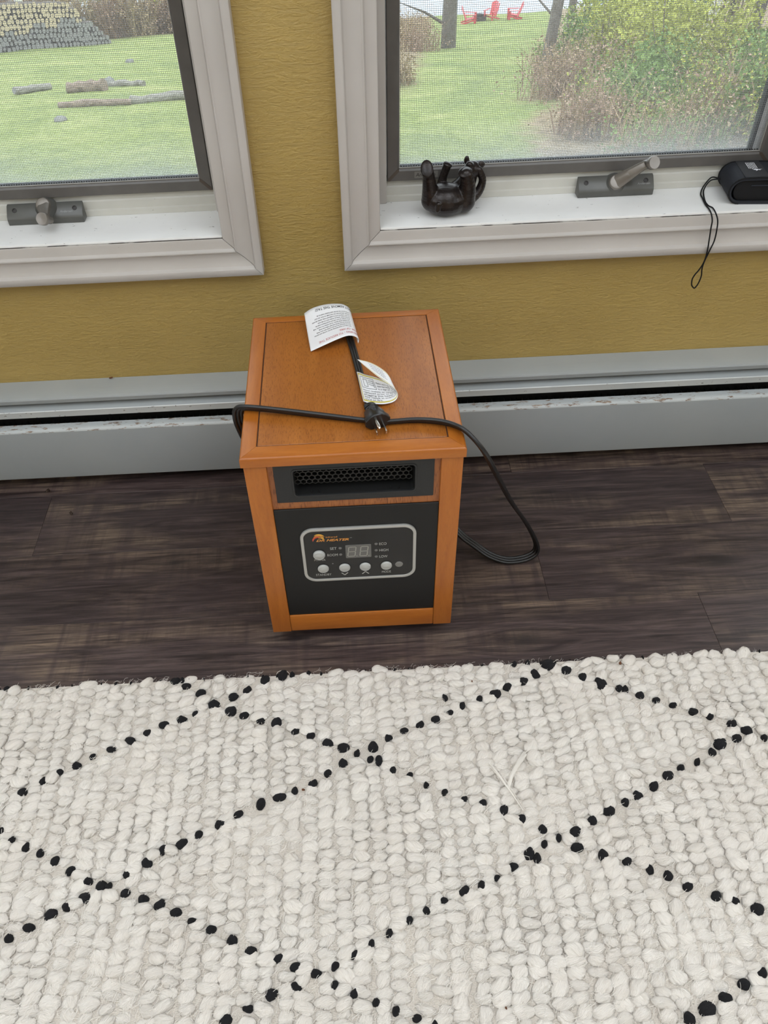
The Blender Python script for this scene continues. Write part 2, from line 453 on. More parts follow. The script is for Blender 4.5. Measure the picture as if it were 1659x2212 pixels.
TUFTS = [(-0.3015, -0.552, 0.0137, 0.0116), (-0.2905, -0.5446, 0.0075, 0.0059), (-0.2829, -0.563, 0.0148, 0.01), (-0.2583, -0.5765, 0.0147, 0.0127), (-0.2349, -0.5983, 0.0193, 0.0137), (-0.2069, -0.5864, 0.0151, 0.0125), (-0.1859, -0.5757, 0.0135, 0.0113), (-0.209, -0.6106, 0.018, 0.0149), (-0.1879, -0.6198, 0.0148, 0.0102), (-0.2629, -0.6124, 0.0096, 0.0076), (-0.2818, -0.6214, 0.0179, 0.0102), (-0.3085, -0.6289, 0.0167, 0.0101), (-0.3325, -0.6405, 0.0106, 0.01), (-0.3556, -0.6521, 0.0176, 0.0099), (-0.3821, -0.6653, 0.014, 0.0082), (-0.4073, -0.6754, 0.0093, 0.0056), (-0.4277, -0.6882, 0.0143, 0.0096), (-0.4518, -0.6983, 0.011, 0.0105), (-0.4728, -0.7096, 0.0091, 0.0104), (-0.4979, -0.7247, 0.014, 0.0107), (-0.5673, -0.5499, 0.01, 0.0066), (-0.1859, -0.7734, 0.0135, 0.0093), (-0.2102, -0.7864, 0.0151, 0.0105), (-0.2387, -0.7993, 0.0107, 0.0108), (-0.4949, -0.7933, 0.0091, 0.0072), (-0.513, -0.7795, 0.0044, 0.0068), (-0.1588, -0.5589, 0.0148, 0.0138), (-0.1313, -0.551, 0.0149, 0.0168), (-0.1161, -0.5455, 0.0055, 0.0087), (-0.0901, -0.5442, 0.0055, 0.0087), (-0.1625, -0.6305, 0.013, 0.0092), (-0.1381, -0.634, 0.0154, 0.0158), (-0.1091, -0.6507, 0.014, 0.0083), (-0.0862, -0.6591, 0.0121, 0.0107), (-0.0603, -0.6719, 0.0173, 0.0106), (-0.0384, -0.6812, 0.0172, 0.0137), (-0.0186, -0.6911, 0.0091, 0.0098), (0.0053, -0.6821, 0.0149, 0.0149), (0.0005, -0.7017, 0.0095, 0.0092), (0.0128, -0.7041, 0.0108, 0.0145), (-0.039, -0.7052, 0.0131, 0.0116), (-0.0614, -0.72, 0.0112, 0.01), (-0.0828, -0.7344, 0.0129, 0.0105), (-0.1084, -0.7432, 0.0093, 0.0097), (-0.1297, -0.7517, 0.0187, 0.0109), (-0.1555, -0.7601, 0.0131, 0.0147), (0.0292, -0.6693, 0.0115, 0.0101), (0.0528, -0.6589, 0.0127, 0.0077), (0.0771, -0.65, 0.0128, 0.0091), (0.1017, -0.6425, 0.0135, 0.011), (0.1244, -0.633, 0.0106, 0.0066), (0.1442, -0.6218, 0.0094, 0.0113), (0.1198, -0.6063, 0.0067, 0.0104), (0.1717, -0.6123, 0.0114, 0.0104), (0.1969, -0.6039, 0.0179, 0.0132), (0.2179, -0.5929, 0.0156, 0.0126), (0.0316, -0.7207, 0.01, 0.0107), (0.0555, -0.7286, 0.0084, 0.0071), (0.0778, -0.745, 0.0066, 0.0069), (0.1022, -0.7569, 0.0083, 0.0087), (0.1281, -0.7682, 0.0086, 0.0086), (0.1533, -0.7744, 0.0108, 0.009), (0.1811, -0.787, 0.0128, 0.0133), (0.2439, -0.5844, 0.0149, 0.0127), (0.2647, -0.5723, 0.0165, 0.0138), (0.2356, -0.5526, 0.0069, 0.0088), (0.2565, -0.5507, 0.0054, 0.0065), (0.2892, -0.5564, 0.0232, 0.0176), (0.3143, -0.568, 0.0165, 0.0139), (0.3366, -0.5824, 0.0139, 0.0132), (0.3623, -0.5944, 0.0172, 0.0187), (0.3878, -0.6056, 0.0114, 0.0096), (0.3961, -0.608, 0.0106, 0.0112), (0.4158, -0.6187, 0.0129, 0.0106), (0.4377, -0.6292, 0.0117, 0.0088), (0.4602, -0.6388, 0.0116, 0.0082), (0.4868, -0.6509, 0.0149, 0.0098), (0.5087, -0.6605, 0.0126, 0.0092), (0.536, -0.6744, 0.0136, 0.0123), (0.5536, -0.6856, 0.0169, 0.0127), (0.5348, -0.6976, 0.0138, 0.012), (0.508, -0.7043, 0.0178, 0.018), (0.4925, -0.7169, 0.011, 0.0106), (0.5746, -0.6993, 0.01, 0.0094), (0.4658, -0.7311, 0.0079, 0.0114), (0.4401, -0.7387, 0.01, 0.0102), (0.4189, -0.7486, 0.0152, 0.012), (0.3944, -0.7628, 0.0125, 0.0136), (0.3686, -0.7752, 0.0137, 0.0115), (0.3489, -0.784, 0.0111, 0.0104), (0.3232, -0.795, 0.0173, 0.012), (0.2975, -0.8067, 0.013, 0.0109), (0.2712, -0.8209, 0.0166, 0.0128), (0.2022, -0.8001, 0.0127, 0.0113), (0.2286, -0.8154, 0.0125, 0.0103), (0.247, -0.8281, 0.0095, 0.0093), (-0.4728, -0.8045, 0.0103, 0.0114), (-0.4511, -0.8131, 0.0102, 0.01), (-0.4285, -0.825, 0.0118, 0.0115), (-0.4044, -0.8387, 0.0121, 0.0112), (-0.378, -0.8536, 0.0128, 0.0094), (-0.3599, -0.8608, 0.0134, 0.0131), (-0.3497, -0.8609, 0.0087, 0.008), (-0.3775, -0.8741, 0.018, 0.0115), (-0.3262, -0.8708, 0.0119, 0.0103), (-0.3265, -0.8468, 0.0129, 0.0106), (-0.3037, -0.8332, 0.0159, 0.0108), (-0.2842, -0.8178, 0.0123, 0.0127), (-0.2603, -0.8102, 0.0145, 0.0141), (-0.3992, -0.8837, 0.013, 0.0102), (-0.418, -0.8926, 0.0153, 0.0136), (-0.4423, -0.907, 0.016, 0.0096), (-0.4644, -0.9183, 0.0119, 0.0091), (-0.3015, -0.8797, 0.0142, 0.0101), (-0.2797, -0.8874, 0.0149, 0.0104), (-0.2574, -0.8973, 0.016, 0.0091), (-0.2352, -0.909, 0.0115, 0.0074), (-0.2099, -0.9199, 0.013, 0.0095), (-0.1822, -0.9338, 0.0133, 0.0111), (-0.1588, -0.9483, 0.0143, 0.0116), (-0.1583, -1.0088, 0.0129, 0.0074), (-0.1838, -1.019, 0.015, 0.0111), (-0.1254, -0.9576, 0.0172, 0.0083), (-0.1025, -0.9673, 0.0144, 0.0095), (-0.0778, -0.9755, 0.0147, 0.0088), (-0.0545, -0.969, 0.0102, 0.0099), (-0.032, -0.9568, 0.0107, 0.0107), (-0.0095, -0.9456, 0.0081, 0.0088), (0.0134, -0.9349, 0.0081, 0.01), (0.0393, -0.921, 0.0094, 0.0084), (0.0623, -0.9108, 0.0102, 0.0082), (0.0852, -0.9003, 0.0107, 0.0075), (0.1126, -0.8897, 0.0152, 0.01), (0.1361, -0.8839, 0.01, 0.0112), (0.1569, -0.876, 0.0076, 0.0082), (-0.0558, -0.9892, 0.0093, 0.0092), (-0.1015, -0.9888, 0.0146, 0.0083), (-0.1311, -0.9958, 0.0149, 0.0115), (-0.0322, -0.9991, 0.0107, 0.0088), (-0.007, -1.0093, 0.0095, 0.008), (0.0159, -1.0193, 0.0091, 0.0095), (0.0398, -1.0276, 0.0105, 0.0081), (0.0608, -1.0347, 0.009, 0.0047), (0.1807, -0.863, 0.0126, 0.01), (0.2041, -0.8471, 0.0143, 0.0144), (0.2137, -0.853, 0.0102, 0.0122), (0.2267, -0.8353, 0.0091, 0.0092), (0.2693, -0.842, 0.0168, 0.0117), (0.301, -0.8534, 0.0134, 0.0136), (0.3298, -0.8632, 0.0133, 0.009), (0.3559, -0.8745, 0.01, 0.0118), (0.3771, -0.8834, 0.0123, 0.0109), (0.3982, -0.8979, 0.0142, 0.0099), (0.4295, -0.9112, 0.0136, 0.0106), (0.4513, -0.9181, 0.0109, 0.0094), (0.4751, -0.9298, 0.0158, 0.0147), (0.4531, -0.9996, 0.0121, 0.0108), (0.4279, -1.0099, 0.0149, 0.011), (0.4013, -1.0232, 0.0151, 0.011), (0.3764, -1.0335, 0.0189, 0.0164), (0.3529, -1.0418, 0.0135, 0.0129)]
TAG_F = [(0.0158, 0.2467, 0.412), (0.0174, 0.2489, 0.417), (0.0134, 0.249, 0.422), (0.0066, 0.2495, 0.4245), (-0.0017, 0.2475, 0.4255), (-0.015, 0.2415, 0.4245), (-0.0354, 0.2357, 0.419), (-0.0553, 0.2335, 0.411)]
TAG_B = [(0.0064, 0.3232, 0.418), (0.0072, 0.3184, 0.425), (0.0053, 0.3168, 0.431), (0.0004, 0.3181, 0.4345), (-0.0087, 0.3202, 0.437), (-0.0287, 0.319, 0.438), (-0.0504, 0.3144, 0.4355), (-0.0645, 0.312, 0.428)]
TAG2 = [((0.0111, 0.1687, 0.4165), (0.0176, 0.098, 0.4175)), ((0.015, 0.1624, 0.42), (0.0231, 0.0906, 0.4205)), ((0.0207, 0.1575, 0.42), (0.0299, 0.0906, 0.4185)), ((0.033, 0.153, 0.4185), (0.0459, 0.0954, 0.413)), ((0.0456, 0.1449, 0.418), (0.0589, 0.0995, 0.413)), ((0.0546, 0.1321, 0.4205), (0.065, 0.1042, 0.417)), ((0.0575, 0.1254, 0.43), (0.064, 0.1086, 0.424)), ((0.0523, 0.1334, 0.437), (0.0536, 0.1145, 0.432)), ((0.0414, 0.1453, 0.44), (0.0385, 0.128, 0.437)), ((0.0284, 0.1561, 0.441), (0.0265, 0.1436, 0.439)), ((0.0125, 0.1656, 0.44), (0.0143, 0.1621, 0.44))]
CORD_R = [(0.0498, 0.0567, 0.4125), (0.087, 0.0565, 0.4135), (0.117, 0.0488, 0.4155), (0.1371, 0.0373, 0.4165), (0.1509, 0.0251, 0.414), (0.1724, 0.0142, 0.39), (0.2034, 0.0484, 0.31), (0.2441, 0.1048, 0.2), (0.289, 0.1465, 0.1), (0.3161, 0.1602, 0.03), (0.3057, 0.1562, 0.008), (0.2679, 0.1514, 0.005), (0.2355, 0.1595, 0.012), (0.2114, 0.1717, 0.025), (0.1865, 0.1796, 0.045)]
CORD_L = [(-0.1411, 0.0986, 0.4165), (-0.0995, 0.0892, 0.4165), (-0.0366, 0.0748, 0.4145), (0.0129, 0.0635, 0.4125)]
LOOP1 = [(0.6416, 0.0842, 0.498), (0.6364, 0.0856, 0.498), (0.629, 0.0834, 0.4949), (0.6215, 0.0809, 0.4836), (0.611, 0.0602, 0.4815), (0.6082, 0.0435, 0.4815), (0.6051, 0.0195, 0.4815), (0.6052, 0.0019, 0.4815), (0.603, -0.0138, 0.4815), (0.603, -0.0248, 0.4747), (0.6044, -0.0248, 0.462), (0.6072, -0.0248, 0.4419), (0.61, -0.0248, 0.4178), (0.6093, -0.0248, 0.3994), (0.6049, -0.0248, 0.3859), (0.6003, -0.0248, 0.3774), (0.598, -0.0248, 0.3686), (0.5998, -0.0248, 0.3582), (0.6047, -0.0248, 0.3521)]
LOOP2 = [(0.6417, 0.0819, 0.4949), (0.6362, 0.0826, 0.4949), (0.6301, 0.0824, 0.4918), (0.6248, 0.0806, 0.4836), (0.6171, 0.0648, 0.4815), (0.609, 0.0343, 0.4815), (0.6081, 0.0154, 0.4815), (0.6122, 0.0062, 0.4815), (0.6108, -0.0122, 0.4815), (0.612, -0.0248, 0.4743), (0.6153, -0.0248, 0.4568), (0.6164, -0.0248, 0.4391), (0.614, -0.0248, 0.4237), (0.6117, -0.0248, 0.4116), (0.6097, -0.0248, 0.3982), (0.6099, -0.0248, 0.3869), (0.6122, -0.0248, 0.3742), (0.6107, -0.0248, 0.3602), (0.6071, -0.0248, 0.352), (0.6047, -0.0248, 0.3521)]
FAR_KNOTS = [(1.026, -0.569), (1.056, -0.58), (1.085, -0.594), (1.111, -0.601), (1.137, -0.616), (1.169, -0.629), (1.192, -0.643), (1.223, -0.656), (0.617, -0.677), (0.654, -0.695), (0.68, -0.706), (0.707, -0.72), (0.733, -0.729), (0.763, -0.741), (0.794, -0.756), (0.824, -0.764), (0.845, -0.78), (0.875, -0.791), (0.902, -0.801), (0.931, -0.813), (0.958, -0.825), (0.989, -0.84), (1.017, -0.854), (1.042, -0.867), (1.071, -0.88), (1.099, -0.89), (1.129, -0.905), (1.153, -0.915), (1.183, -0.93), (1.213, -0.942), (0.529, -0.932), (0.557, -0.942), (0.578, -0.96), (0.615, -0.964), (0.643, -0.982), (0.669, -0.991), (0.697, -1.009), (0.727, -1.018), (0.754, -1.033), (0.779, -1.039), (0.809, -1.053), (0.841, -1.067), (0.866, -1.08), (0.895, -1.091), (0.923, -1.101), (0.951, -1.114), (0.976, -1.13), (1.007, -1.143), (1.031, -1.154), (1.061, -1.166), (1.093, -1.18), (1.116, -1.192), (1.145, -1.205), (1.176, -1.215), (1.203, -1.229), (-0.935, -0.567), (-0.909, -0.581), (-0.883, -0.592), (-0.855, -0.604), (-0.824, -0.62), (-0.796, -0.634), (-0.771, -0.645), (-0.744, -0.657), (-0.713, -0.67), (-0.686, -0.683), (-0.661, -0.692), (-0.63, -0.703), (-0.603, -0.719), (-0.571, -0.728), (0.186, -1.069), (0.211, -1.078), (0.238, -1.091), (0.267, -1.102), (0.295, -1.118), (0.325, -1.127), (0.351, -1.145), (0.377, -1.158), (0.408, -1.169), (0.436, -1.182), (0.463, -1.191), (0.489, -1.202), (0.52, -1.218), (0.547, -1.229), (0.574, -1.243), (0.604, -1.258), (0.637, -1.265), (0.662, -1.275), (0.689, -1.292), (0.715, -1.303), (0.747, -1.318), (0.775, -1.33), (0.797, -1.339), (0.827, -1.352), (0.853, -1.365), (0.883, -1.376), (0.908, -1.393), (0.938, -1.403), (0.966, -1.417), (0.996, -1.43), (1.024, -1.441), (1.048, -1.452), (1.077, -1.468), (1.111, -1.48), (1.135, -1.49), (1.162, -1.504), (1.191, -1.516), (1.217, -1.526), (-1.059, -0.804), (-1.028, -0.818), (-1.003, -0.831), (-0.975, -0.84), (-0.947, -0.856), (-0.916, -0.868), (-0.891, -0.882), (-0.861, -0.893), (-0.838, -0.91), (-0.806, -0.919), (-0.778, -0.929), (-0.748, -0.94), (-0.725, -0.956), (-0.696, -0.966), (-0.67, -0.979), (-0.642, -0.991), (-0.608, -1.008), (-0.583, -1.019), (-0.558, -1.028), (-0.528, -1.04), (-0.498, -1.051), (-0.472, -1.066), (-0.442, -1.081), (-0.413, -1.092), (-0.388, -1.105), (-0.361, -1.115), (-0.327, -1.133), (-0.302, -1.143), (-0.276, -1.153), (-0.243, -1.167), (-0.219, -1.176), (-0.191, -1.194), (-0.164, -1.203), (-0.134, -1.217), (-0.108, -1.229), (-0.079, -1.238), (-0.051, -1.257), (-0.019, -1.266), (0.005, -1.278), (0.034, -1.296), (0.061, -1.302), (0.091, -1.318), (0.117, -1.328), (0.15, -1.341), (0.174, -1.355), (0.201, -1.368), (0.229, -1.381), (0.257, -1.394), (0.288, -1.403), (0.313, -1.417), (0.343, -1.429), (0.369, -1.447), (0.394, -1.453), (0.425, -1.468), (0.45, -1.478), (0.479, -1.491), (0.509, -1.505), (0.535, -1.516), (0.563, -1.53), (0.593, -1.539), (0.621, -1.554), (0.651, -1.571), (0.676, -1.579), (0.704, -1.59), (0.732, -1.602), (0.763, -1.617), (0.79, -1.626), (0.819, -1.641), (0.842, -1.655), (0.873, -1.665), (0.902, -1.679), (0.927, -1.69), (0.959, -1.704), (0.986, -1.714), (1.013, -1.728), (1.044, -1.742), (1.069, -1.755), (1.095, -1.77), (1.126, -1.773), (1.153, -1.788), (1.184, -1.804), (1.211, -1.816), (-1.066, -1.095), (-1.042, -1.103), (-1.013, -1.12), (-0.986, -1.131), (-0.959, -1.144), (-0.927, -1.156), (-0.9, -1.169), (-0.873, -1.179), (-0.844, -1.193), (-0.817, -1.203), (-0.79, -1.22), (-0.759, -1.228), (-0.733, -1.243), (-0.702, -1.252), (-0.676, -1.267), (-0.647, -1.276), (-0.622, -1.29), (-0.597, -1.306), (-0.563, -1.317), (-0.539, -1.328), (-0.507, -1.341), (-0.481, -1.355), (-0.453, -1.366), (-0.424, -1.38), (-0.395, -1.39), (-0.368, -1.402), (-0.344, -1.412), (-0.314, -1.43), (-0.284, -1.44), (-0.256, -1.457), (-0.229, -1.469), (-0.199, -1.48), (-0.177, -1.493), (-0.144, -1.506), (-0.116, -1.52), (-0.089, -1.527), (-0.061, -1.544), (-0.034, -1.552), (-0.003, -1.566), (0.025, -1.579), (0.051, -1.592), (0.078, -1.602), (0.105, -1.612), (0.137, -1.629), (0.166, -1.638), (0.192, -1.656), (0.22, -1.666), (0.246, -1.682), (0.274, -1.691), (0.303, -1.702), (0.329, -1.715), (0.358, -1.728), (0.388, -1.738), (0.417, -1.754), (0.444, -1.769), (0.472, -1.777), (0.5, -1.792), (0.528, -1.803), (0.556, -1.818), (0.585, -1.828), (0.609, -1.841), (0.642, -1.85), (0.667, -1.867), (0.695, -1.877), (0.726, -1.89), (0.751, -1.9), (0.78, -1.917), (0.807, -1.926), (-1.079, -1.381), (-1.051, -1.393), (-1.025, -1.409), (-0.997, -1.42), (-0.968, -1.431), (-0.937, -1.441), (-0.912, -1.451), (-0.879, -1.471), (-0.857, -1.476), (-0.827, -1.492), (-0.8, -1.505), (-0.769, -1.516), (-0.743, -1.531), (-0.716, -1.54), (-0.688, -1.555), (-0.659, -1.567), (-0.633, -1.574), (-0.602, -1.589), (-0.577, -1.607), (-0.547, -1.617), (-0.521, -1.626), (-0.493, -1.645), (-0.459, -1.653), (-0.438, -1.664), (-0.408, -1.68), (-0.379, -1.692), (-0.347, -1.706), (-0.325, -1.719), (-0.295, -1.731), (-0.267, -1.739), (-0.235, -1.754), (-0.21, -1.768), (-0.183, -1.777), (-0.159, -1.793), (-0.129, -1.806), (-0.1, -1.816), (-0.071, -1.823), (-0.04, -1.843), (-0.015, -1.855), (0.014, -1.866), (0.043, -1.878), (0.072, -1.891), (0.097, -1.903), (0.126, -1.916), (0.154, -1.927), (-1.058, -1.68), (-1.03, -1.691), (-1.005, -1.705), (-0.976, -1.717), (-0.952, -1.729), (-0.923, -1.742), (-0.896, -1.754), (-0.861, -1.768), (-0.833, -1.779), (-0.811, -1.791), (-0.777, -1.807), (-0.754, -1.813), (-0.725, -1.829), (-0.701, -1.841), (-0.673, -1.855), (-0.639, -1.869), (-0.614, -1.875), (-0.583, -1.89), (-0.555, -1.903), (-0.526, -1.919), (-0.498, -1.929), (-0.684, -0.556), (-0.719, -0.568), (-0.75, -0.582), (-0.79, -0.603), (-0.824, -0.619), (-0.859, -0.636), (-0.891, -0.651), (-0.93, -0.668), (-0.968, -0.689), (-0.999, -0.703), (-1.035, -0.721), (-1.076, -0.735), (-0.573, -0.731), (-0.605, -0.745), (-0.642, -0.768), (-0.68, -0.782), (-0.714, -0.793), (-0.749, -0.812), (-0.783, -0.834), (-0.82, -0.846), (-0.854, -0.864), (-0.893, -0.884), (-0.925, -0.896), (-0.963, -0.914), (-0.994, -0.93), (-1.029, -0.948), (-1.068, -0.962), (-0.498, -0.924), (-0.529, -0.94), (-0.567, -0.959), (-0.604, -0.978), (-0.639, -0.99), (-0.673, -1.009), (-0.715, -1.026), (-0.748, -1.041), (-0.781, -1.06), (-0.818, -1.078), (-0.848, -1.094), (-0.889, -1.11), (-0.919, -1.129), (-0.953, -1.146), (-0.996, -1.156), (-1.031, -1.179), (-1.064, -1.195), (0.78, -0.556), (0.747, -0.574), (0.708, -0.586), (0.668, -0.602), (0.639, -0.622), (-0.247, -1.04), (-0.279, -1.06), (-0.315, -1.069), (-0.353, -1.092), (-0.386, -1.105), (-0.42, -1.119), (-0.459, -1.134), (-0.495, -1.155), (-0.528, -1.171), (-0.566, -1.187), (-0.598, -1.203), (-0.637, -1.223), (-0.67, -1.239), (-0.704, -1.257), (-0.739, -1.272), (-0.772, -1.287), (-0.809, -1.305), (-0.849, -1.32), (-0.884, -1.34), (-0.911, -1.355), (-0.951, -1.371), (-0.989, -1.388), (-1.022, -1.403), (-1.062, -1.417), (1.208, -0.581), (1.174, -0.601), (1.136, -0.616), (1.104, -0.63), (1.068, -0.651), (1.03, -0.666), (1.0, -0.683), (0.96, -0.7), (0.926, -0.716), (0.886, -0.737), (0.855, -0.75), (0.822, -0.77), (0.782, -0.783), (0.75, -0.797), (0.715, -0.817), (0.677, -0.833), (0.644, -0.85), (0.608, -0.867), (0.571, -0.884), (0.533, -0.901), (0.188, -1.067), (0.15, -1.089), (0.113, -1.101), (0.077, -1.121), (0.045, -1.136), (0.009, -1.152), (-0.03, -1.165), (-0.065, -1.186), (-0.099, -1.201), (-0.137, -1.214), (-0.171, -1.236), (-0.207, -1.25), (-0.242, -1.27), (-0.276, -1.282), (-0.314, -1.299), (-0.342, -1.316), (-0.378, -1.334), (-0.419, -1.352), (-0.453, -1.367), (-0.486, -1.382), (-0.523, -1.399), (-0.556, -1.415), (-0.593, -1.436), (-0.626, -1.45), (-0.665, -1.469), (-0.699, -1.482), (-0.736, -1.499), (-0.768, -1.518), (-0.808, -1.534), (-0.84, -1.549), (-0.879, -1.564), (-0.911, -1.582), (-0.95, -1.601), (-0.984, -1.615), (-1.017, -1.637), (-1.056, -1.651), (1.213, -0.813), (1.176, -0.829), (1.144, -0.84), (1.105, -0.864), (1.074, -0.883), (1.036, -0.896), (1.001, -0.911), (0.958, -0.925), (0.932, -0.945), (0.897, -0.962), (0.861, -0.982), (0.826, -0.997), (0.789, -1.014), (0.753, -1.029), (0.718, -1.048), (0.68, -1.064), (0.647, -1.079), (0.609, -1.094), (0.576, -1.115), (0.544, -1.131), (0.506, -1.143), (0.472, -1.164), (0.436, -1.178), (0.402, -1.196), (0.365, -1.213), (0.333, -1.229), (0.295, -1.244), (0.258, -1.264), (0.223, -1.28), (0.189, -1.296), (0.151, -1.315), (0.116, -1.329), (0.084, -1.346), (0.049, -1.367), (0.012, -1.383), (-0.026, -1.395), (-0.058, -1.413), (-0.098, -1.43), (-0.129, -1.448), (-0.162, -1.463), (-0.196, -1.479), (-0.242, -1.497), (-0.272, -1.513), (-0.309, -1.531), (-0.343, -1.542), (-0.379, -1.567), (-0.415, -1.579), (-0.451, -1.598), (-0.484, -1.613), (-0.519, -1.63), (-0.554, -1.645), (-0.59, -1.663), (-0.623, -1.68), (-0.659, -1.693), (-0.693, -1.713), (-0.732, -1.728), (-0.767, -1.747), (-0.802, -1.76), (-0.835, -1.777), (-0.872, -1.8), (-0.91, -1.811), (-0.946, -1.828), (-0.98, -1.845), (-1.013, -1.864), (-1.047, -1.88), (1.217, -1.042), (1.185, -1.057), (1.148, -1.075), (1.112, -1.093), (1.075, -1.108), (1.041, -1.123), (1.009, -1.143), (0.972, -1.157), (0.933, -1.172), (0.905, -1.194), (0.866, -1.208), (0.832, -1.226), (0.795, -1.243), (0.761, -1.258), (0.724, -1.275), (0.688, -1.29), (0.651, -1.305), (0.615, -1.322), (0.58, -1.341), (0.544, -1.357), (0.512, -1.376), (0.476, -1.388), (0.445, -1.408), (0.407, -1.423), (0.371, -1.441), (0.334, -1.457), (0.3, -1.474), (0.266, -1.492), (0.228, -1.51), (0.191, -1.521), (0.159, -1.543), (0.124, -1.557), (0.085, -1.578), (0.053, -1.597), (0.019, -1.605), (-0.022, -1.624), (-0.057, -1.642), (-0.094, -1.657), (-0.126, -1.674), (-0.161, -1.69), (-0.199, -1.703), (-0.233, -1.724), (-0.269, -1.74), (-0.303, -1.757), (-0.339, -1.777), (-0.374, -1.795), (-0.409, -1.807), (-0.444, -1.825), (-0.48, -1.845), (-0.514, -1.859), (-0.55, -1.877), (-0.581, -1.889), (-0.621, -1.908), (-0.658, -1.924), (1.221, -1.271), (1.183, -1.289), (1.153, -1.305), (1.114, -1.322), (1.084, -1.339), (1.05, -1.354), (1.009, -1.372), (0.977, -1.39), (0.937, -1.401), (0.906, -1.422), (0.868, -1.436), (0.833, -1.455), (0.798, -1.47), (0.765, -1.49), (0.728, -1.502), (0.691, -1.518), (0.658, -1.537), (0.621, -1.558), (0.588, -1.57), (0.55, -1.589), (0.516, -1.604), (0.479, -1.622), (0.443, -1.64), (0.413, -1.654), (0.374, -1.669), (0.34, -1.691), (0.301, -1.704), (0.266, -1.721), (0.235, -1.739), (0.197, -1.753), (0.163, -1.768), (0.124, -1.79), (0.09, -1.805), (0.054, -1.817), (0.021, -1.838), (-0.013, -1.854), (-0.05, -1.869), (-0.087, -1.89), (-0.12, -1.904), (-0.16, -1.92), (1.225, -1.498), (1.193, -1.51), (1.157, -1.533), (1.119, -1.548), (1.086, -1.567), (1.052, -1.584), (1.012, -1.598), (0.98, -1.614), (0.947, -1.629), (0.909, -1.648), (0.873, -1.668), (0.839, -1.683), (0.802, -1.701), (0.769, -1.714), (0.738, -1.731), (0.696, -1.75), (0.659, -1.765), (0.626, -1.784), (0.586, -1.798), (0.556, -1.818), (0.521, -1.832), (0.485, -1.85), (0.449, -1.866), (0.41, -1.879), (0.377, -1.9), (0.349, -1.915), (1.195, -1.749), (1.159, -1.762), (1.126, -1.778), (1.092, -1.797), (1.057, -1.811), (1.019, -1.825), (0.985, -1.844), (0.95, -1.862), (0.913, -1.877), (0.877, -1.897), (0.84, -1.914), (0.808, -1.926)]

# ================================================================== STRUCTURE
# floor: dark planks running along the window wall
floor = box('floor', (-2.4, 2.6, -3.3, 0.14, -0.06, -0.0092), M_CRACK)
tag(floor, 'dark brown scraped wood plank floor under the rug and heater', 'floor', kind='structure')
PW = 0.160
row_y = [-0.099 + PW - k*PW for k in range(22)]       # upper edge of each row
L = 1.297
offs = {0: 0.31, 1: -0.605, 2: 0.32, 3: 0.574}
plank_cache = {}
for r, yt in enumerate(row_y):
    y1 = min(yt, 0.0); y0 = yt - PW
    if y0 < -3.3: break
    o0 = offs.get(r, rnd.uniform(0, L))
    x = o0 - math.ceil((o0+2.4)/L)*L
    while x < 2.6:
        a = max(x, -2.4); b = min(x+L, 2.6)
        if b-a > 0.03:
            key = (round(b-a, 4), round(y1-y0, 4))
            if key not in plank_cache:
                hx_, hy_ = (b-a)/2-0.00018, (y1-y0)/2-0.00018
                mb = MB().box(-hx_, hx_, -hy_, hy_, -0.009, 0)
                po = mb.build('plank', M_PLANK, floor, bevel=0.00035, seg=1)
                plank_cache[key] = po.data
            else:
                po = link('plank', plank_cache[key], None, floor)
            po.location = ((a+b)/2, (y0+y1)/2, 0)
        x += L

def wall_cells(mb, us, vs, holes, put):
    for i in range(len(us)-1):
        for j in range(len(vs)-1):
            cu, cv = (us[i]+us[i+1])/2, (vs[j]+vs[j+1])/2
            if any(h[0] < cu < h[1] and h[2] < cv < h[3] for h in holes): continue
            put(us[i], us[i+1], vs[j], vs[j+1])

WZ0, WZ1 = 0.4796, 1.72                 # window opening, sill to head
WR = (0.060, 0.745); WL = (-0.8855, -0.2005)
ROOM = (-2.4, 2.6, -3.3, 2.45)          # x0 x1 y0 ztop
mb = MB()
holes = [(WR[0]-0.012, WR[1]+0.012, WZ0-0.03, WZ1+0.012), (WL[0]-0.012, WL[1]+0.012, WZ0-0.03, WZ1+0.012),
         (-2.1, -1.2, WZ0-0.03, WZ1), (1.1, 2.3, WZ0-0.03, WZ1)]
us = sorted({ROOM[0]-0.15, ROOM[1]+0.15, *[q for h in holes for q in h[:2]]})
vs = sorted({-0.06, ROOM[3], *[q for h in holes for q in h[2:]]})
wall_cells(mb, us, vs, holes, lambda a, b, c, d: mb.box(a, b, 0.0, 0.14, c, d))
tag(mb.build('wall_front', M_WALL), 'mustard yellow plastered wall between and below the windows', 'wall', kind='structure')
# unseen rest of the sun room; openings added and sized for the interior light
for nm_, side in (('wall_left', ROOM[0]), ('wall_right', ROOM[1])):
    mb = MB(); hs = [(-2.6, -0.9, 1.05, 2.15)]
    us = sorted({ROOM[2], 0.0, *[q for h in hs for q in h[:2]]}); vs = [-0.06, 1.05, 2.15, ROOM[3]]
    s_ = -0.15 if side < 0 else 0.15
    wall_cells(mb, us, vs, hs, lambda a, b, c, d: mb.box(min(side, side+s_), max(side, side+s_), a, b, c, d))
    tag(mb.build(nm_, M_WALL), 'yellow side wall of the sun room, outside the picture', 'wall', kind='structure')
mb = MB(); hs = [(-1.5, -0.4, 1.35, 2.15), (0.6, 1.7, 1.35, 2.15)]
us = sorted({ROOM[0]-0.15, ROOM[1]+0.15, *[q for h in hs for q in h[:2]]}); vs = [-0.06, 1.35, 2.15, ROOM[3]]
wall_cells(mb, us, vs, hs, lambda a, b, c, d: mb.box(a, b, ROOM[2]-0.15, ROOM[2], c, d))
tag(mb.build('wall_rear', M_WALL), 'yellow rear wall of the sun room, behind the camera', 'wall', kind='structure')
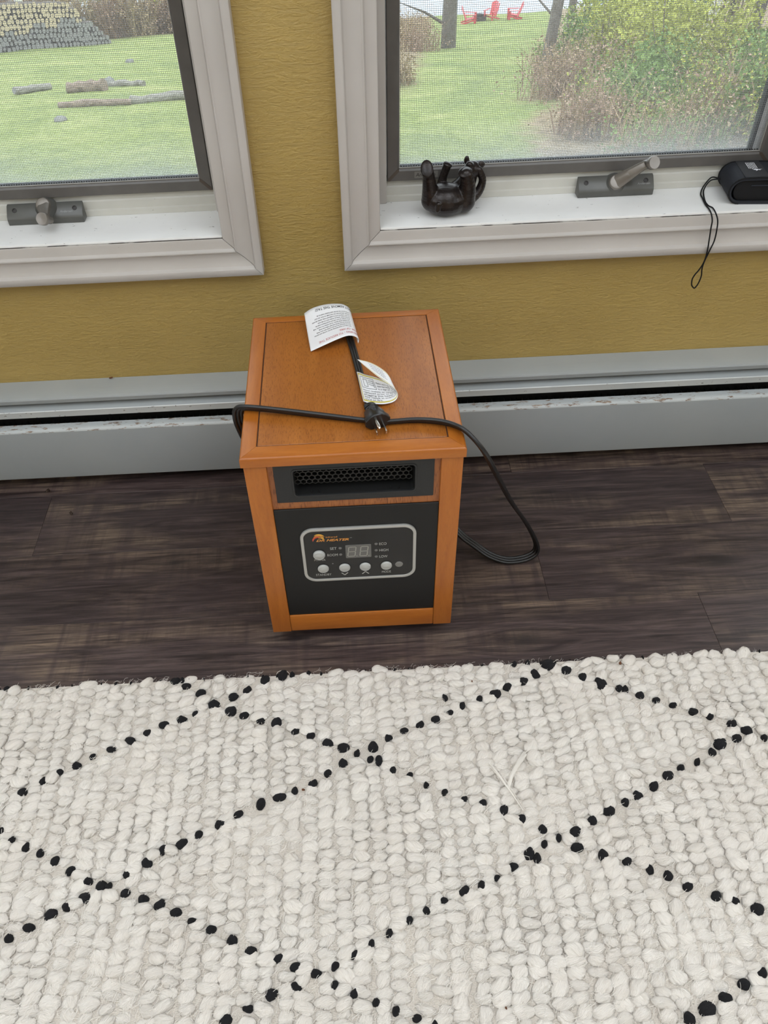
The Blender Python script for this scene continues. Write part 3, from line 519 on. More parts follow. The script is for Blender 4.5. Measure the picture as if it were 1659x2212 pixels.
M_CEIL = plain('ceiling_white', (0.80, 0.79, 0.77), 0.7)
mb = MB(); hs = [(-1.7, -0.2, -2.6, -0.5), (0.2, 1.7, -2.6, -0.5)]  # skylight openings made up to bring daylight in from above
us = sorted({ROOM[0]-0.15, ROOM[1]+0.15, *[q for h in hs for q in h[:2]]}); vs = [ROOM[2]-0.15, -2.6, -0.5, 0.14]
wall_cells(mb, us, vs, hs, lambda a, b, c, d: mb.box(a, b, c, d, ROOM[3], ROOM[3]+0.12))
tag(mb.build('ceiling', M_CEIL), 'white ceiling over the sun room, with skylight openings added for light, outside the picture', 'ceiling', kind='structure')

# ------------------------------------------------------------------ windows
M_CAULK = noisy('cracked_caulk', [(0.46, (0.40, 0.38, 0.35)), (0.54, (0.05, 0.043, 0.036))], 22, (1, 1, 1), rough=0.9)
def mitre_pieces(prof, x0, x1, z0, z1, y, gap=0.0):
    """four mitred lengths; prof is a closed outline of (inset from outer edge, height towards the room)"""
    n = len(prof); out = []
    for side in ('bottom', 'top', 'left', 'right'):
        va, vb = [], []
        for t, d in prof:
            if side == 'bottom': a, b = (x0+t+gap, z0+t), (x1-t-gap, z0+t)
            elif side == 'top': a, b = (x0+t+gap, z1-t), (x1-t-gap, z1-t)
            elif side == 'left': a, b = (x0+t, z0+t+gap), (x0+t, z1-t-gap)
            else: a, b = (x1-t, z0+t+gap), (x1-t, z1-t-gap)
            va.append((a[0], y-d, a[1])); vb.append((b[0], y-d, b[1]))
        fs = [tuple(range(n)), tuple(range(2*n-1, n-1, -1))] + [(i, i+n, (i+1) % n+n, (i+1) % n) for i in range(n)]
        out.append(MB().add(va+vb, fs))
    return out

CASE = [(0, 0), (0, .0196), (.0006, .0208), (.0018, .0214), (.0112, .0214), (.0124, .0208), (.0132, .0190), (.0150, .0140),
        (.0190, .0126), (.0300, .0120), (.0385, .0134), (.0408, .0150), (.0424, .0148), (.0434, .0120), (.0450, .0090),
        (.0595, .0078), (.0612, .0072), (.0620, .0060), (.0620, 0)]
SCR = [(0, 0), (0, .0085), (.0008, .0095), (.0165, .0095), (.0175, .0088), (.0195, .0065), (.0195, 0)]

def make_window(name, x0, x1, label):
    W = empty(name, ((x0+x1)/2, 0, WZ0))
    tag(W, label, 'window', kind='structure')
    W.location = (0, 0, 0)
    cx0, cx1, cz0, cz1 = x0-0.062, x1+0.062, 0.4136, WZ1+0.062
    for mbp in mitre_pieces(CASE, cx0, cx1, cz0, cz1, 0.0, 0.0006):
        mbp.build('casing', M_TRIM, W, sm=28)
    box('jamb', (x0-0.012, x0, -0.002, 0.139, WZ0-0.02, WZ1), M_TRIM, W)
    box('jamb', (x1, x1+0.012, -0.002, 0.139, WZ0-0.02, WZ1), M_TRIM, W)
    box('jamb', (x0-0.012, x1+0.012, -0.002, 0.139, WZ1, WZ1+0.012), M_TRIM, W)
    # sill with a rounded nose
    pr = [(-0.0035, 0.459), (-0.0045, 0.4770), (-0.0035, 0.4790), (-0.0010, 0.4796), (0.139, 0.4796), (0.139, 0.459)]
    MB().prism(pr, 'x', x0+0.0006, x1-0.0006).build('sill', M_SILL, W, sm=30)
    box('caulk_gap', (x0-0.001, x1+0.001, -0.0066, -0.0040, 0.4754, 0.4760), M_CAULK, W)
    # stops around the screen
    pr = [(0.0895, 0.4799), (0.0905, 0.4885), (0.0935, 0.4905), (0.0945, 0.5035), (0.0965, 0.5055), (0.0975, 0.5135), (0.120, 0.5135), (0.120, 0.4799)]
    MB().prism(pr, 'x', x0+0.0006, x1-0.0006).build('bottom_stop', M_STOP, W, sm=25)
    box('side_stop', (x0+0.0004, x0+0.0165, 0.0835, 0.120, 0.4802, WZ1), M_TRIM, W, bevel=0.0015)
    box('side_stop', (x1-0.0165, x1-0.0004, 0.0835, 0.120, 0.4802, WZ1), M_TRIM, W, bevel=0.0015)
    # screen frame
    sx0, sx1, sz0, sz1 = x0+0.0185, x1-0.0185, 0.5150, WZ1-0.02
    for mbp in mitre_pieces(SCR, sx0, sx1, sz0, sz1, 0.1000, 0.0):
        mbp.build('screen_frame', M_GREYFRAME, W, sm=30)
    ix0, ix1, iz0, iz1 = sx0+0.0195, sx1-0.0195, sz0+0.0195, sz1-0.0195
    # mitred corner keys at the bottom corners
    for cx, sg in ((sx0, 1), (sx1, -1)):
        p = [(cx+sg*0.0005, sz0+0.0005), (cx+sg*0.0040, sz0+0.0005), (cx+sg*0.0195, sz0+0.0160), (cx+sg*0.0195, sz0+0.0195), (cx+sg*0.0160, sz0+0.0195), (cx+sg*0.0005, sz0+0.0040)]
        MB().prism([(a, b) for a, b in p], 'y', 0.0900, 0.0945).build('corner_key', M_CORNER, W)
    spl = MB()
    spl.tube([(ix0, 0.0945, iz0+0.0012), (ix1, 0.0945, iz0+0.0012)], 0.0013, 6)
    spl.tube([(ix0+0.0005, 0.0945, iz0), (ix0+0.0005, 0.0945, iz1)], 0.0008, 6)
    spl.tube([(ix1-0.0005, 0.0945, iz0), (ix1-0.0005, 0.0945, iz1)], 0.0008, 6)
    spl.build('screen_spline', M_SPLINE, W, sm=60)
    st = MB(); q = ix0+0.003
    while q < ix1-0.003:
        st.box(q, q+0.0020, 0.0944, 0.0956, iz0+0.0030, iz0+0.0044); q += 0.0042
    tag(st.build('spline_stitch', M_SCREW, W), kind='stuff')
    # woven insect mesh
    pitch = 0.0028; rr = 0.00026
    sm_ = MB()
    q = ix0
    while q < ix1:
        sm_.tube([(q, 0.0965, iz0), (q, 0.0965, iz1)], rr, 3, cap=False); q += pitch
    q = iz0
    while q < iz1:
        sm_.tube([(ix0, 0.0968, q), (ix1, 0.0968, q)], rr*1.15, 3, cap=False); q += pitch
    tag(sm_.build('insect_screen', M_SCREEN, W), kind='stuff')
    # glazed sash outside the screen
    SH = [(0, 0), (0, .020), (.024, .020), (.028, .014), (.028, 0)]
    for mbp in mitre_pieces(SH, x0+0.008, x1-0.008, 0.492, WZ1-0.008, 0.140, 0.0):
        mbp.build('sash_frame', M_SASH, W)
    GK = [(0, 0), (0, .010), (.005, .010), (.006, 0)]
    for mbp in mitre_pieces(GK, x0+0.036, x1-0.036, 0.520, WZ1-0.036, 0.1345, 0.0):
        mbp.build('sash_gasket', M_GASKET, W)
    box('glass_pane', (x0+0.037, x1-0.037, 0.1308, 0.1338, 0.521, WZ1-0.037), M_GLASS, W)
    return W

WIN1 = make_window('window_1', *WL, 'white framed casement window with woodpile and felled logs outside')
WIN2 = make_window('window_2', *WR, 'white framed casement window with red lawn chairs and brush outside')

def sub(name, me_or_mb, m, part, sm=None, bevel=0):
    o = me_or_mb.build(name, m, part, sm=sm, bevel=bevel); return o

def crank(W, xc, hub, axis, knob, kaxis, label):
    hw = 0.0645
    pr = [(0.0685, 0.4798), (0.0680, 0.4895), (0.0702, 0.4940), (0.0835, 0.5070), (0.0890, 0.5090), (0.0893, 0.4798)]
    hs = MB().prism(pr, 'x', xc-hw, xc+hw).build('crank_housing', M_CRANK, W, bevel=0.0016)
    hs['label'] = label
    h = Vector(hub); ax = Vector(axis).normalized(); k = Vector(knob)
    MB().lathe([(0.0195, -0.012), (0.0180, -0.004), (0.0150, 0.001), (0.0135, 0.0045), (0.0125, 0.0060), (0.0, 0.0062)], 24, h, ax).build('crank_hub', M_CRANK, hs, sm=40)
    # arm: a tapered bar from the hub to the knob
    t = (k-h); Ld = t.length; t.normalize()
    s_ = t.cross(ax).normalized(); n_ = s_.cross(t).normalized()
    if n_.dot(ax) < 0: n_ = -n_
    vsx = []; N_ = 10
    for i in range(N_+1):
        u = i/N_
        wd = 0.0125*(1-u)+0.0062*u; th = 0.0050*(1-u)+0.0040*u
        c = h + t*(u*Ld) + n_*(0.004+0.004*math.sin(u*math.pi*0.5))
        for a, b in ((-1, -1), (-1, 0.55), (-0.6, 1), (0.6, 1), (1, 0.55), (1, -1)):
            vsx.append(c + s_*(wd*a) + n_*(th*b))
    fs = [tuple(range(6)), tuple(N_*6+5-i for i in range(6))]
    for i in range(N_):
        for j in range(6):
            fs.append((i*6+j, i*6+(j+1) % 6, (i+1)*6+(j+1) % 6, (i+1)*6+j))
    am = MB().add(vsx, fs)
    am.lathe([(0.0, -0.002), (0.0128, -0.002), (0.0128, 0.006), (0.0110, 0.009), (0.0, 0.0095)], 24, h+n_*0.001, ax)
    am.build('crank_arm', M_CRANKARM, hs, bevel=0.0006)
    ka = Vector(kaxis).normalized()
    MB().lathe([(0.0, -0.008), (0.0066, -0.008), (0.0070, 0.002), (0.0070, 0.008), (0.0096, 0.0095), (0.0103, 0.011), (0.0103, 0.0185), (0.0097, 0.0198), (0.0, 0.0202)], 24, k, ka).build('knob', M_CRANKARM, hs, sm=40)
    for sx in (-0.051, 0.051):
        MB().lathe([(0.0, 0.0), (0.0040, 0.0), (0.0040, 0.0008), (0.0026, 0.0009), (0.0024, 0.0002), (0.0, 0.0002)], 14, (xc+sx, 0.0780, 0.5016), (0, -0.70, 0.71)).build('screw', M_SCREW, hs, sm=40)
    return hs

HR = crank(WIN2, 0.467, (0.466, 0.0755, 0.5005), (-0.05, -0.78, 0.62), (0.5060, 0.0560, 0.5385), (0.25, -0.85, 0.45), 'grey crank operator with its handle raised to the right')
HL = crank(WIN1, -0.506, (-0.503, 0.0755, 0.5070), (0.0, -0.72, 0.69), (-0.4935, 0.0440, 0.4985), (-0.15, -0.85, 0.5), 'grey crank operator with its handle folded down')

def flat_text(mb, body, x, z, y, size, **kw):
    v, f = text_geo(body, size, **kw)
    mb.add([(x+a, y, z+b) for a, b in v], f); return mb
# maker's sticker on the screen frame and on the crank housings
stk = empty('x'); bpy.data.objects.remove(stk)
mbt = MB(); flat_text(mbt, 'Andersen', 0.1262, 0.5215, 0.09030, 0.0085, shear=0.2)
pl_ = MB().prism(rrect(0.1240, 0.1640, 0.5188, 0.5298, 0.001, 2), 'y', 0.09045, 0.0906).build('maker_sticker', plain('sticker_grey', (0.19, 0.18, 0.165), 0.5), WIN2)
mbt.build('lettering', M_SCREW, pl_)
def slope_text(body, x, size, hs):
    v, f = text_geo(body, size, shear=0.2)
    d = Vector((0, 0.0113, 0.0110)).normalized(); o = Vector((x, 0.0730, 0.4967))+Vector((0, -0.7, 0.7))*0.0004
    MB().add([o+Vector((a, 0, 0))+d*b for a, b in v], f).build('lettering', M_SCREEN, hs)
slope_text('Andersen', 0.5030, 0.0055, HR); slope_text('Andersen', -0.4800, 0.0055, HL)

# ------------------------------------------------------------------ hydronic baseboard along the wall
BB = empty('baseboard_heater', (0, -0.04, 0))
tag(BB, 'long pale grey enamelled baseboard heater with rust-chipped slots along the wall', 'radiator')
BB.location = (0, 0, 0)
X0, X1 = -2.38, 2.58
def sheet(name, pts, m, th=0.0012, parent=BB, sm=30):
    """a bent sheet-metal strip: open polyline (y,z) thickened and extruded along x"""
    P = [Vector((a, b)) for a, b in pts]; off = []
    for i, p in enumerate(P):
        t = (P[min(i+1, len(P)-1)]-P[max(i-1, 0)]).normalized(); off.append(p+Vector((-t.y, t.x))*th)
    poly = [tuple(p) for p in P]+[tuple(p) for p in reversed(off)]
    return MB().prism(poly, 'x', X0, X1).build(name, m, parent, sm=sm)
def make_chipped():
    m, nt, b = nodes_of('chipped_enamel'); N = NT(nt)
    v = N.coords((1, 1, 1), kind='World')
    c = N.ramp(N.noise(v, 5.0, 4), [(0.35, (0.43, 0.46, 0.47)), (0.65, (0.50, 0.53, 0.53))])
    v2 = N.coords((40, 160, 160), kind='World')
    sp = N.noise(v2, 1.0, 5, 0.7)
    rust = N.ramp(N.noise(N.coords((120, 300, 300), kind='World'), 1.0, 3), [(0.35, (0.13, 0.075, 0.045)), (0.65, (0.34, 0.27, 0.21))])
    k = N.ramp(sp, [(0.56, (0, 0, 0)), (0.60, (1, 1, 1))])
    N.l(N.mix(k, c, rust), b.inputs['Base Color']); b.inputs['Roughness'].default_value = 0.4
    return m
M_CHIP = make_chipped()
box('back_plate', (X0, X1, -0.0035, -0.0005, 0.028, 0.2060), plain('back_plate_dark', (0.05, 0.05, 0.05), 0.6), BB)
sheet('top_cover', [(-0.0006, 0.2066), (-0.030, 0.2072), (-0.0525, 0.2070), (-0.0560, 0.2058), (-0.0572, 0.2030), (-0.0560, 0.1950)], M_BASE)
sheet('damper', [(-0.0330, 0.1880), (-0.0500, 0.1840), (-0.0585, 0.1800)], M_BASE, 0.0016)
dl = MB().prism([(-0.0583, 0.1798), (-0.0605, 0.1812), (-0.0618, 0.1800), (-0.0615, 0.1775), (-0.0600, 0.1660), (-0.0585, 0.1660)], 'x', X0, X1).build('damper_lip', make_trim('worn_lip_enamel', (0.52, 0.55, 0.55), (0.60, 0.62, 0.61), thr=0.66), BB, sm=40)
sheet('front_panel', [(-0.0738, 0.1440), (-0.0748, 0.1412), (-0.0752, 0.1380), (-0.0752, 0.0300), (-0.0742, 0.0262), (-0.0700, 0.0250), (-0.0600, 0.0255)], M_BASE)
MB().prism([(-0.0560, 0.1470), (-0.0660, 0.1470), (-0.0712, 0.1462), (-0.0742, 0.1442), (-0.0753, 0.1412), (-0.0735, 0.1412), (-0.0715, 0.1445), (-0.0660, 0.1456), (-0.0560, 0.1456)], 'x', X0, X1).build('front_panel_lip', M_CHIP, BB, sm=40)
MB().tube([(X0+0.01, -0.036, 0.085), (X1-0.01, -0.036, 0.085)], 0.011, 12).build('copper_pipe', plain('dull_copper', (0.12, 0.06, 0.035), 0.5, 0.6), BB, sm=60)
fin = MB(); x = X0+0.05
while x < X1-0.05:
    fin.box(x, x+0.0008, -0.064, -0.008, 0.055, 0.118); x += 0.012
tag(fin.build('heating_fin', plain('fin_aluminium', (0.06, 0.06, 0.06), 0.5, 0.5), BB), kind='stuff')
x = X0+0.1
while x < X1:
    box('support_bracket', (x, x+0.012, -0.048, -0.004, 0.0, 0.052), M_CAVITY, BB); x += 0.62

# ================================================================== SPACE HEATER
HT = empty('space_heater', (-0.0023, -0.4826, 0), 0.00225)
tag(HT, 'amber wood cabinet space heater with black control front and a plug lying on top', 'heater')
ZT = 0.4093
# --- cabinet
box('side_panel', (-0.1440, -0.1375, 0.0245, 0.3330, 0.0300, 0.3940), M_WOODZ, HT, bevel=0.0012)
box('side_panel', (0.1375, 0.1440, 0.0245, 0.3330, 0.0300, 0.3940), M_WOODZ, HT, bevel=0.0012)
box('back_panel', (-0.1375, 0.1375, 0.3260, 0.3325, 0.0300, 0.3940), M_BLACKPANEL, HT)
box('base_panel', (-0.1375, 0.1375, 0.0245, 0.3260, 0.0300, 0.0380), M_BLACKPANEL, HT)
box('front_post', (-0.1447, -0.1146, 0.0030, 0.0245, 0.0290, 0.3940), M_WOODZ, HT, bevel=0.0016)
box('front_post', (0.1156, 0.1447, 0.0030, 0.0245, 0.0290, 0.3940), M_WOODZ, HT, bevel=0.0016)
box('bottom_rail', (-0.1146, 0.1156, 0.0042, 0.0245, 0.0290, 0.0684), M_WOODX, HT, bevel=0.0016)
# --- top: four mitred rails round a veneer panel
RAIL = [(0.0, 0.0), (0.0, 0.0128), (0.0006, 0.0142), (0.0020, 0.0151), (0.0032, 0.0153), (0.0206, 0.0153), (0.0211, 0.0146), (0.0211, 0.0)]
def top_rails():
    x0, x1, y0, y1 = -0.1475, 0.1475, 0.0, 0.3382; g = 0.00018; n = len(RAIL)
    for side, m in (('front', M_WOODX), ('back', M_WOODX), ('left', M_WOODY), ('right', M_WOODY)):
        va, vb = [], []
        for t, d in RAIL:
            t2 = t*0.0245/0.0211 if side == 'front' else t
            tl = t; 
            if side == 'front': a, b = (x0+tl+g, y0+t2), (x1-tl-g, y0+t2)
            elif side == 'back': a, b = (x0+tl+g, y1-t*0.0157/0.0211), (x1-tl-g, y1-t*0.0157/0.0211)
            elif side == 'left': a, b = (x0+tl, y0+t*0.0245/0.0211+g), (x0+tl, y1-t*0.0157/0.0211-g)
            else: a, b = (x1-tl, y0+t*0.0245/0.0211+g), (x1-tl, y1-t*0.0157/0.0211-g)
            va.append((a[0], a[1], 0.3940+d)); vb.append((b[0], b[1], 0.3940+d))
        fs = [tuple(range(n)), tuple(range(2*n-1, n-1, -1))]+[(i, i+n, (i+1) % n+n, (i+1) % n) for i in range(n)]
        MB().add(va+vb, fs).build('top_rail', m, HT, sm=35)
top_rails()
box('top_panel', (-0.1250, 0.1250, 0.0260, 0.3212, 0.3960, 0.4086), M_VENEER, HT, bevel=0.0006, seg=1)
box('top_groove', (-0.1268, 0.1268, 0.0240, 0.3230, 0.3950, 0.4081), M_GROOVE, HT)
# --- front: veneer surround, grille bezel, cavity
mb = MB(); n_ = 6
ring(mb, rrect(-0.1146, 0.1156, 0.3068, 0.3940, 0.0004, n_), rrect(-0.1060, 0.1060, 0.3215, 0.3925, 0.0015, n_), 0.0085, 0.0160)
mb.build('veneer_surround', M_VENEERZ, HT)
mb = MB()
ring(mb, rrect(-0.1070, 0.1072, 0.3202, 0.3934, 0.0015, n_), rrect(-0.0822, 0.0825, 0.3312, 0.3796, 0.0055, n_), 0.0068, 0.0120)
BZ = mb.build('grille_bezel', M_BEZEL, HT, bevel=0.0007)
mb = MB()
ring(mb, rrect(-0.0838, 0.0841, 0.3296, 0.3812, 0.0065, n_), rrect(-0.0812, 0.0815, 0.3322, 0.3786, 0.0048, n_), 0.0060, 0.0100)
mb.build('opening_lip', M_BEZEL, BZ, bevel=0.0009)
cav = MB()
o_ = rrect(-0.0816, 0.0819, 0.3318, 0.3790, 0.0050, n_); b_ = rrect(-0.0770, 0.0772, 0.3330, 0.3785, 0.0040, n_); k_ = len(o_)
cav.add([(p[0], 0.0095, p[1]) for p in o_]+[(p[0], 0.0520, p[1]) for p in b_],
        [(i, (i+1) % k_, (i+1) % k_+k_, i+k_) for i in range(k_)]+[tuple(range(2*k_-1, k_-1, -1))])
cav.build('air_cavity', M_CAVITY, HT, sm=40)
hx = MB(); R_ = 0.0046; row = 0
z = 0.3490
while z < 0.3790:
    x = -0.0770 + (R_*0.866 if row % 2 else 0)
    while x < 0.0780:
        for s_ in range(6):
            a0 = math.radians(60*s_+30); a1 = math.radians(60*s_+90)
            vs_ = []
            for yy in (0.0165, 0.0185):
                for rr_ in (R_*0.80, R_*1.01):
                    vs_ += [(x+rr_*math.cos(a0), yy, z+rr_*math.sin(a0)), (x+rr_*math.cos(a1), yy, z+rr_*math.sin(a1))]
            hx.add(vs_, [(0, 1, 3, 2), (0, 4, 5, 1)])
        x += R_*1.732
    z += R_*1.5; row += 1
tag(hx.build('honeycomb_grille', M_GRILLE, HT), kind='stuff')
for xx in (-0.060, -0.049, 0.049, 0.060):
    box('louvre_tab', (xx, xx+0.0010, 0.0115, 0.0160, 0.3322, 0.3350), M_CAVITY, BZ)
# --- lower black panel
FP = box('front_panel', (-0.1144, 0.1154, 0.0062, 0.0125, 0.0686, 0.3066), M_BLACKPANEL, HT, bevel=0.0005, seg=1)
# --- control panel
CPn = MB().prism(rrect(-0.0800, 0.0828, 0.1552, 0.2658, 0.0165, 8), 'y', 0.0042, 0.0064).build('control_panel', M_FACE, HT)
mb = MB()
ring(mb, rrect(-0.0822, 0.0850, 0.1530, 0.2680, 0.0190, 8), rrect(-0.0776, 0.0804, 0.1576, 0.2634, 0.0145, 8), 0.0026, 0.0064)
mb.build('silver_bezel', M_SILVER, CPn, bevel=0.0010)
def button(x, z, r, h=0.0032):
    ob = MB().lathe([(r*1.0, 0.0), (r, h*0.55), (r*0.93, h*0.80), (r*0.80, h*0.92), (r*0.76, h*0.80), (r*0.72, h*0.86), (0.0, h*0.92)], 28, (x, 0.0042, z), (0, -1, 0)).build('button', M_BUTTON, CPn, sm=40)
    MB().lathe([(r*1.12, 0.0), (r*1.12, 0.0003), (r*1.0, 0.0003), (r*1.0, 0)], 28, (x, 0.0042, z), (0, -1, 0)).build('button_ring', M_CAVITY, CPn)
    return ob
button(-0.0573, 0.2135, 0.0088, 0.0052)
for bx in (-0.0532, -0.0212, 0.0095, 0.0412): button(bx, 0.1818, 0.0083, 0.0036)
MB().lathe([(0.0059, 0.0), (0.0056, 0.0006), (0.0, 0.0009)], 24, (0.0601, 0.0042, 0.1822), (0, -1, 0)).build('infrared_receiver', M_IR, CPn, sm=50)
for lx, lz in ((-0.0258, 0.2246), (-0.0258, 0.2106), (0.0267, 0.2300), (0.0266, 0.2160), (0.0264, 0.2022)):
    MB().lathe([(0.0024, 0.0), (0.0022, 0.0005), (0.0, 0.0008)], 14, (lx, 0.0042, lz), (0, -1, 0)).build('indicator_light', M_LED, CPn, sm=50)
MB().lathe([(0.0013, 0.0), (0.0, 0.0006)], 10, (-0.0386, 0.0042, 0.1910), (0, -1, 0)).build('indicator_light', M_LED, CPn, sm=50)
DSP = MB().prism(rrect(-0.0184, 0.0194, 0.2021, 0.2306, 0.0015, 4), 'y', 0.0036, 0.0043).build('display', M_LCD, CPn, bevel=0.0003, seg=1)
def seg7(x0, z0, w_, h_, t, sl):
    mb = MB()
    def bar(ax, az, bx, bz):
        d = Vector((bx-ax, bz-az)).normalized(); nn = Vector((-d.y, d.x))*t/2; e = d*t*0.35
        q = [(ax+e.x+nn.x, az+e.y+nn.y), (ax+e.x-nn.x, az+e.y-nn.y), (bx-e.x-nn.x, bz-e.y-nn.y), (bx-e.x+nn.x, bz-e.y+nn.y)]
        mb.add([(p[0]+sl*(p[1]-z0), 0.00335, p[1]) for p in q], [(0, 1, 2, 3)])
    m_ = z0+h_/2; x1, z1 = x0+w_, z0+h_
    for a in ((x0, z0, x1, z0), (x0, m_, x1, m_), (x0, z1, x1, z1), (x0, z0, x0, m_), (x0, m_, x0, z1), (x1, z0, x1, m_), (x1, m_, x1, z1)): bar(*a)
    mb.box(x1+0.0022, x1+0.0036, 0.0033, 0.00345, z0-0.0006, z0+0.0008)
    return mb
seg7(-0.0155, 0.2065, 0.0105, 0.0200, 0.0014, 0.12).build('digit', M_SEG, CPn)
seg7(0.0022, 0.2065, 0.0105, 0.0200, 0.0014, 0.12).build('digit', M_SEG, CPn)
YT = 0.00405
def ptext(body, x0, x1, z, size, m, **kw):
    v, f = text_geo(body, size, **kw)
    a = min(p[0] for p in v); b = max(p[0] for p in v); s_ = (x1-x0)/(b-a)
    MB().add([(x0+(p[0]-a)*s_, YT, z+p[1]) for p in v], f).build('lettering', m, CPn)
ptext('SET', -0.0407, -0.0310, 0.2219, 0.0078, M_PRINT)
ptext('ROOM', -0.0453, -0.0302, 0.2078, 0.0078, M_PRINT)
ptext('ECO', 0.0312, 0.0418, 0.2270, 0.0078, M_PRINT)
ptext('HIGH', 0.0313, 0.0442, 0.2132, 0.0078, M_PRINT)
ptext('LOW', 0.0311, 0.0430, 0.1991, 0.0078, M_PRINT)
ptext('POWER', -0.0654, -0.0487, 0.1987, 0.0062, M_PRINT)
ptext('STANDBY', -0.0651, -0.0419, 0.1646, 0.0068, M_PRINT)
ptext('MODE', 0.0343, 0.0479, 0.1643, 0.0068, M_PRINT)
ptext('Infrared', -0.0453, -0.0290, 0.2482, 0.0042, M_ORANGE, offset=0.00005)
ptext('DR HEATER', -0.0597, -0.0122, 0.2408, 0.0063, M_ORANGE, shear=0.35, offset=0.00022)
ptext('TM', -0.0112, -0.0080, 0.2452, 0.0022, M_PRINT)
for pts in ([(-0.0265, 0.1692), (-0.0217, 0.1640), (-0.0168, 0.1692)], [(0.0046, 0.1643), (0.0096, 0.1696), (0.0146, 0.1643)]):
    mb = MB(); (ax, az), (bx, bz), (cx, cz) = pts; t = 0.0008
    for p, q in (((ax, az), (bx, bz)), ((bx, bz), (cx, cz))):
        d = Vector((q[0]-p[0], q[1]-p[1])).normalized(); nn = Vector((-d.y, d.x))*t
        mb.add([(p[0]+nn.x, YT, p[1]+nn.y), (p[0]-nn.x, YT, p[1]-nn.y), (q[0]-nn.x, YT, q[1]-nn.y), (q[0]+nn.x, YT, q[1]+nn.y)], [(0, 1, 2, 3)])
    mb.build('arrow_mark', M_PRINT, CPn)
# flame emblem: curved tongues sweeping over to the right
def tongue(cx, cz, r, a0, a1, w_, m):
    mb = MB(); N_ = 12; vs_ = []
    for i in range(N_+1):
        u = i/N_; a = math.radians(a0+(a1-a0)*u); ww = w_*math.sin(math.pi*min(1, u*0.93+0.07))**0.8
        for s_ in (-1, 1): vs_.append((cx+(r+s_*ww/2)*math.cos(a), YT, cz+(r+s_*ww/2)*math.sin(a)))
    mb.add(vs_, [(2*i, 2*i+1, 2*i+3, 2*i+2) for i in range(N_)]).build('emblem_flame', m, CPn)
tongue(-0.0570, 0.2432, 0.0072, 190, 40, 0.0030, M_RED)
tongue(-0.0560, 0.2445, 0.0086, 140, 20, 0.0030, M_ORANGE)
tongue(-0.0560, 0.2455, 0.0102, 125, 30, 0.0022, M_YELLOW)
tongue(-0.0535, 0.2440, 0.0050, 120, 0, 0.0028, M_YELLOW)
# --- casters
for cx in (-0.118, 0.118):
    for cy in (0.045, 0.300):
        c_ = MB().box(cx-0.012, cx+0.012, cy-0.012, cy+0.012, 0.0255, 0.0300).box(cx-0.011, cx-0.0085, cy-0.009, cy+0.009, 0.010, 0.0256).box(cx+0.0085, cx+0.011, cy-0.009, cy+0.009, 0.010, 0.0256).build('caster', M_RUBBER, HT)
        MB().lathe([(0.0, -0.008), (0.0115, -0.008), (0.0128, -0.006), (0.0128, 0.006), (0.0115, 0.008), (0.0, 0.008)], 20, (cx, cy, 0.0128), (1, 0, 0)).build('wheel', M_RUBBER, c_, sm=40)

# --- flat three-core power cord
def ribbon_profile():
    pts = []; r = 0.0024; sp = 0.0043
    top = []
    for k in (-1, 0, 1):
        a_lo, a_hi = (205, 25) if k == -1 else ((155, 25) if k == 0 else (155, -25))
        for i in range(7):
            a = math.radians(a_lo+(a_hi-a_lo)*i/6); top.append((k*sp+r*math.cos(a), r*math.sin(a)))
    bot = [(-x, -y) for x, y in top]
    return top+bot
PROF = ribbon_profile()
def ribbon(mb, pts, nrm0, per=7, k_=1.0):
    P = catmull(pts, per); n = len(PROF); k = len(P)
    nr = Vector(nrm0); vs_ = []; fs = []
    for j in range(k):
        t = (P[min(j+1, k-1)]-P[max(j-1, 0)]).normalized()
        nr = (nr-t*nr.dot(t)).normalized(); s_ = t.cross(nr)
        for a, b in PROF: vs_.append(P[j]+s_*a*k_+nr*b*k_)
    for j in range(k-1):
        for i in range(n): fs.append((j*n+i, j*n+(i+1) % n, (j+1)*n+(i+1) % n, (j+1)*n+i))
    fs.append(tuple(range(n-1, -1, -1))); fs.append(tuple((k-1)*n+i for i in range(n)))
    mb.add(vs_, fs)
cord = MB()
left = [(-0.060, 0.352, 0.060), (-0.130, 0.352, 0.090), (-0.1530, 0.325, 0.140), (-0.1530, 0.220, 0.235), (-0.1540, 0.140, 0.320),
        (-0.1568, 0.112, 0.372), (-0.1572, 0.104, 0.398), (-0.1535, 0.102, 0.4125)]
tail = [(0.170, 0.200, 0.058), (0.162, 0.260, 0.066), (0.152, 0.335, 0.070), (0.100, 0.350, 0.070), (0.060, 0.346, 0.068)]
ribbon(cord, left + CORD_L + [(0.031, 0.060, 0.4118)] + CORD_R + tail, (0, 1, 0), k_=1.17)
lead = [(-0.004, 0.347, 0.080), (-0.008, 0.348, 0.200), (-0.010, 0.348, 0.330), (-0.0105, 0.3455, 0.398), (-0.0085, 0.334, 0.4130), (-0.004, 0.310, 0.4120), (0.0030, 0.2680, 0.4120),
        (0.0120, 0.200, 0.4120), (0.0190, 0.140, 0.4120), (0.0240, 0.100, 0.4135), (0.0256, 0.088, 0.4170)]
ribbon(cord, lead, (0, 1, 0), k_=0.85)
CORD = cord.build('power_cord', M_CORD, HT, sm=50)
CORD['label'] = 'black flat three-core power cord'
# --- plug
PX = Vector((0.0256, 0.0885, 0.4185)); pd = Vector((0.0095, -0.0390, -0.0010)).normalized()   # pointing to the prongs
ps = pd.cross(Vector((0, 0, 1))).normalized(); pu = ps.cross(pd).normalized()
def PP(a, b, c): return PX + pd*a + ps*b + pu*c
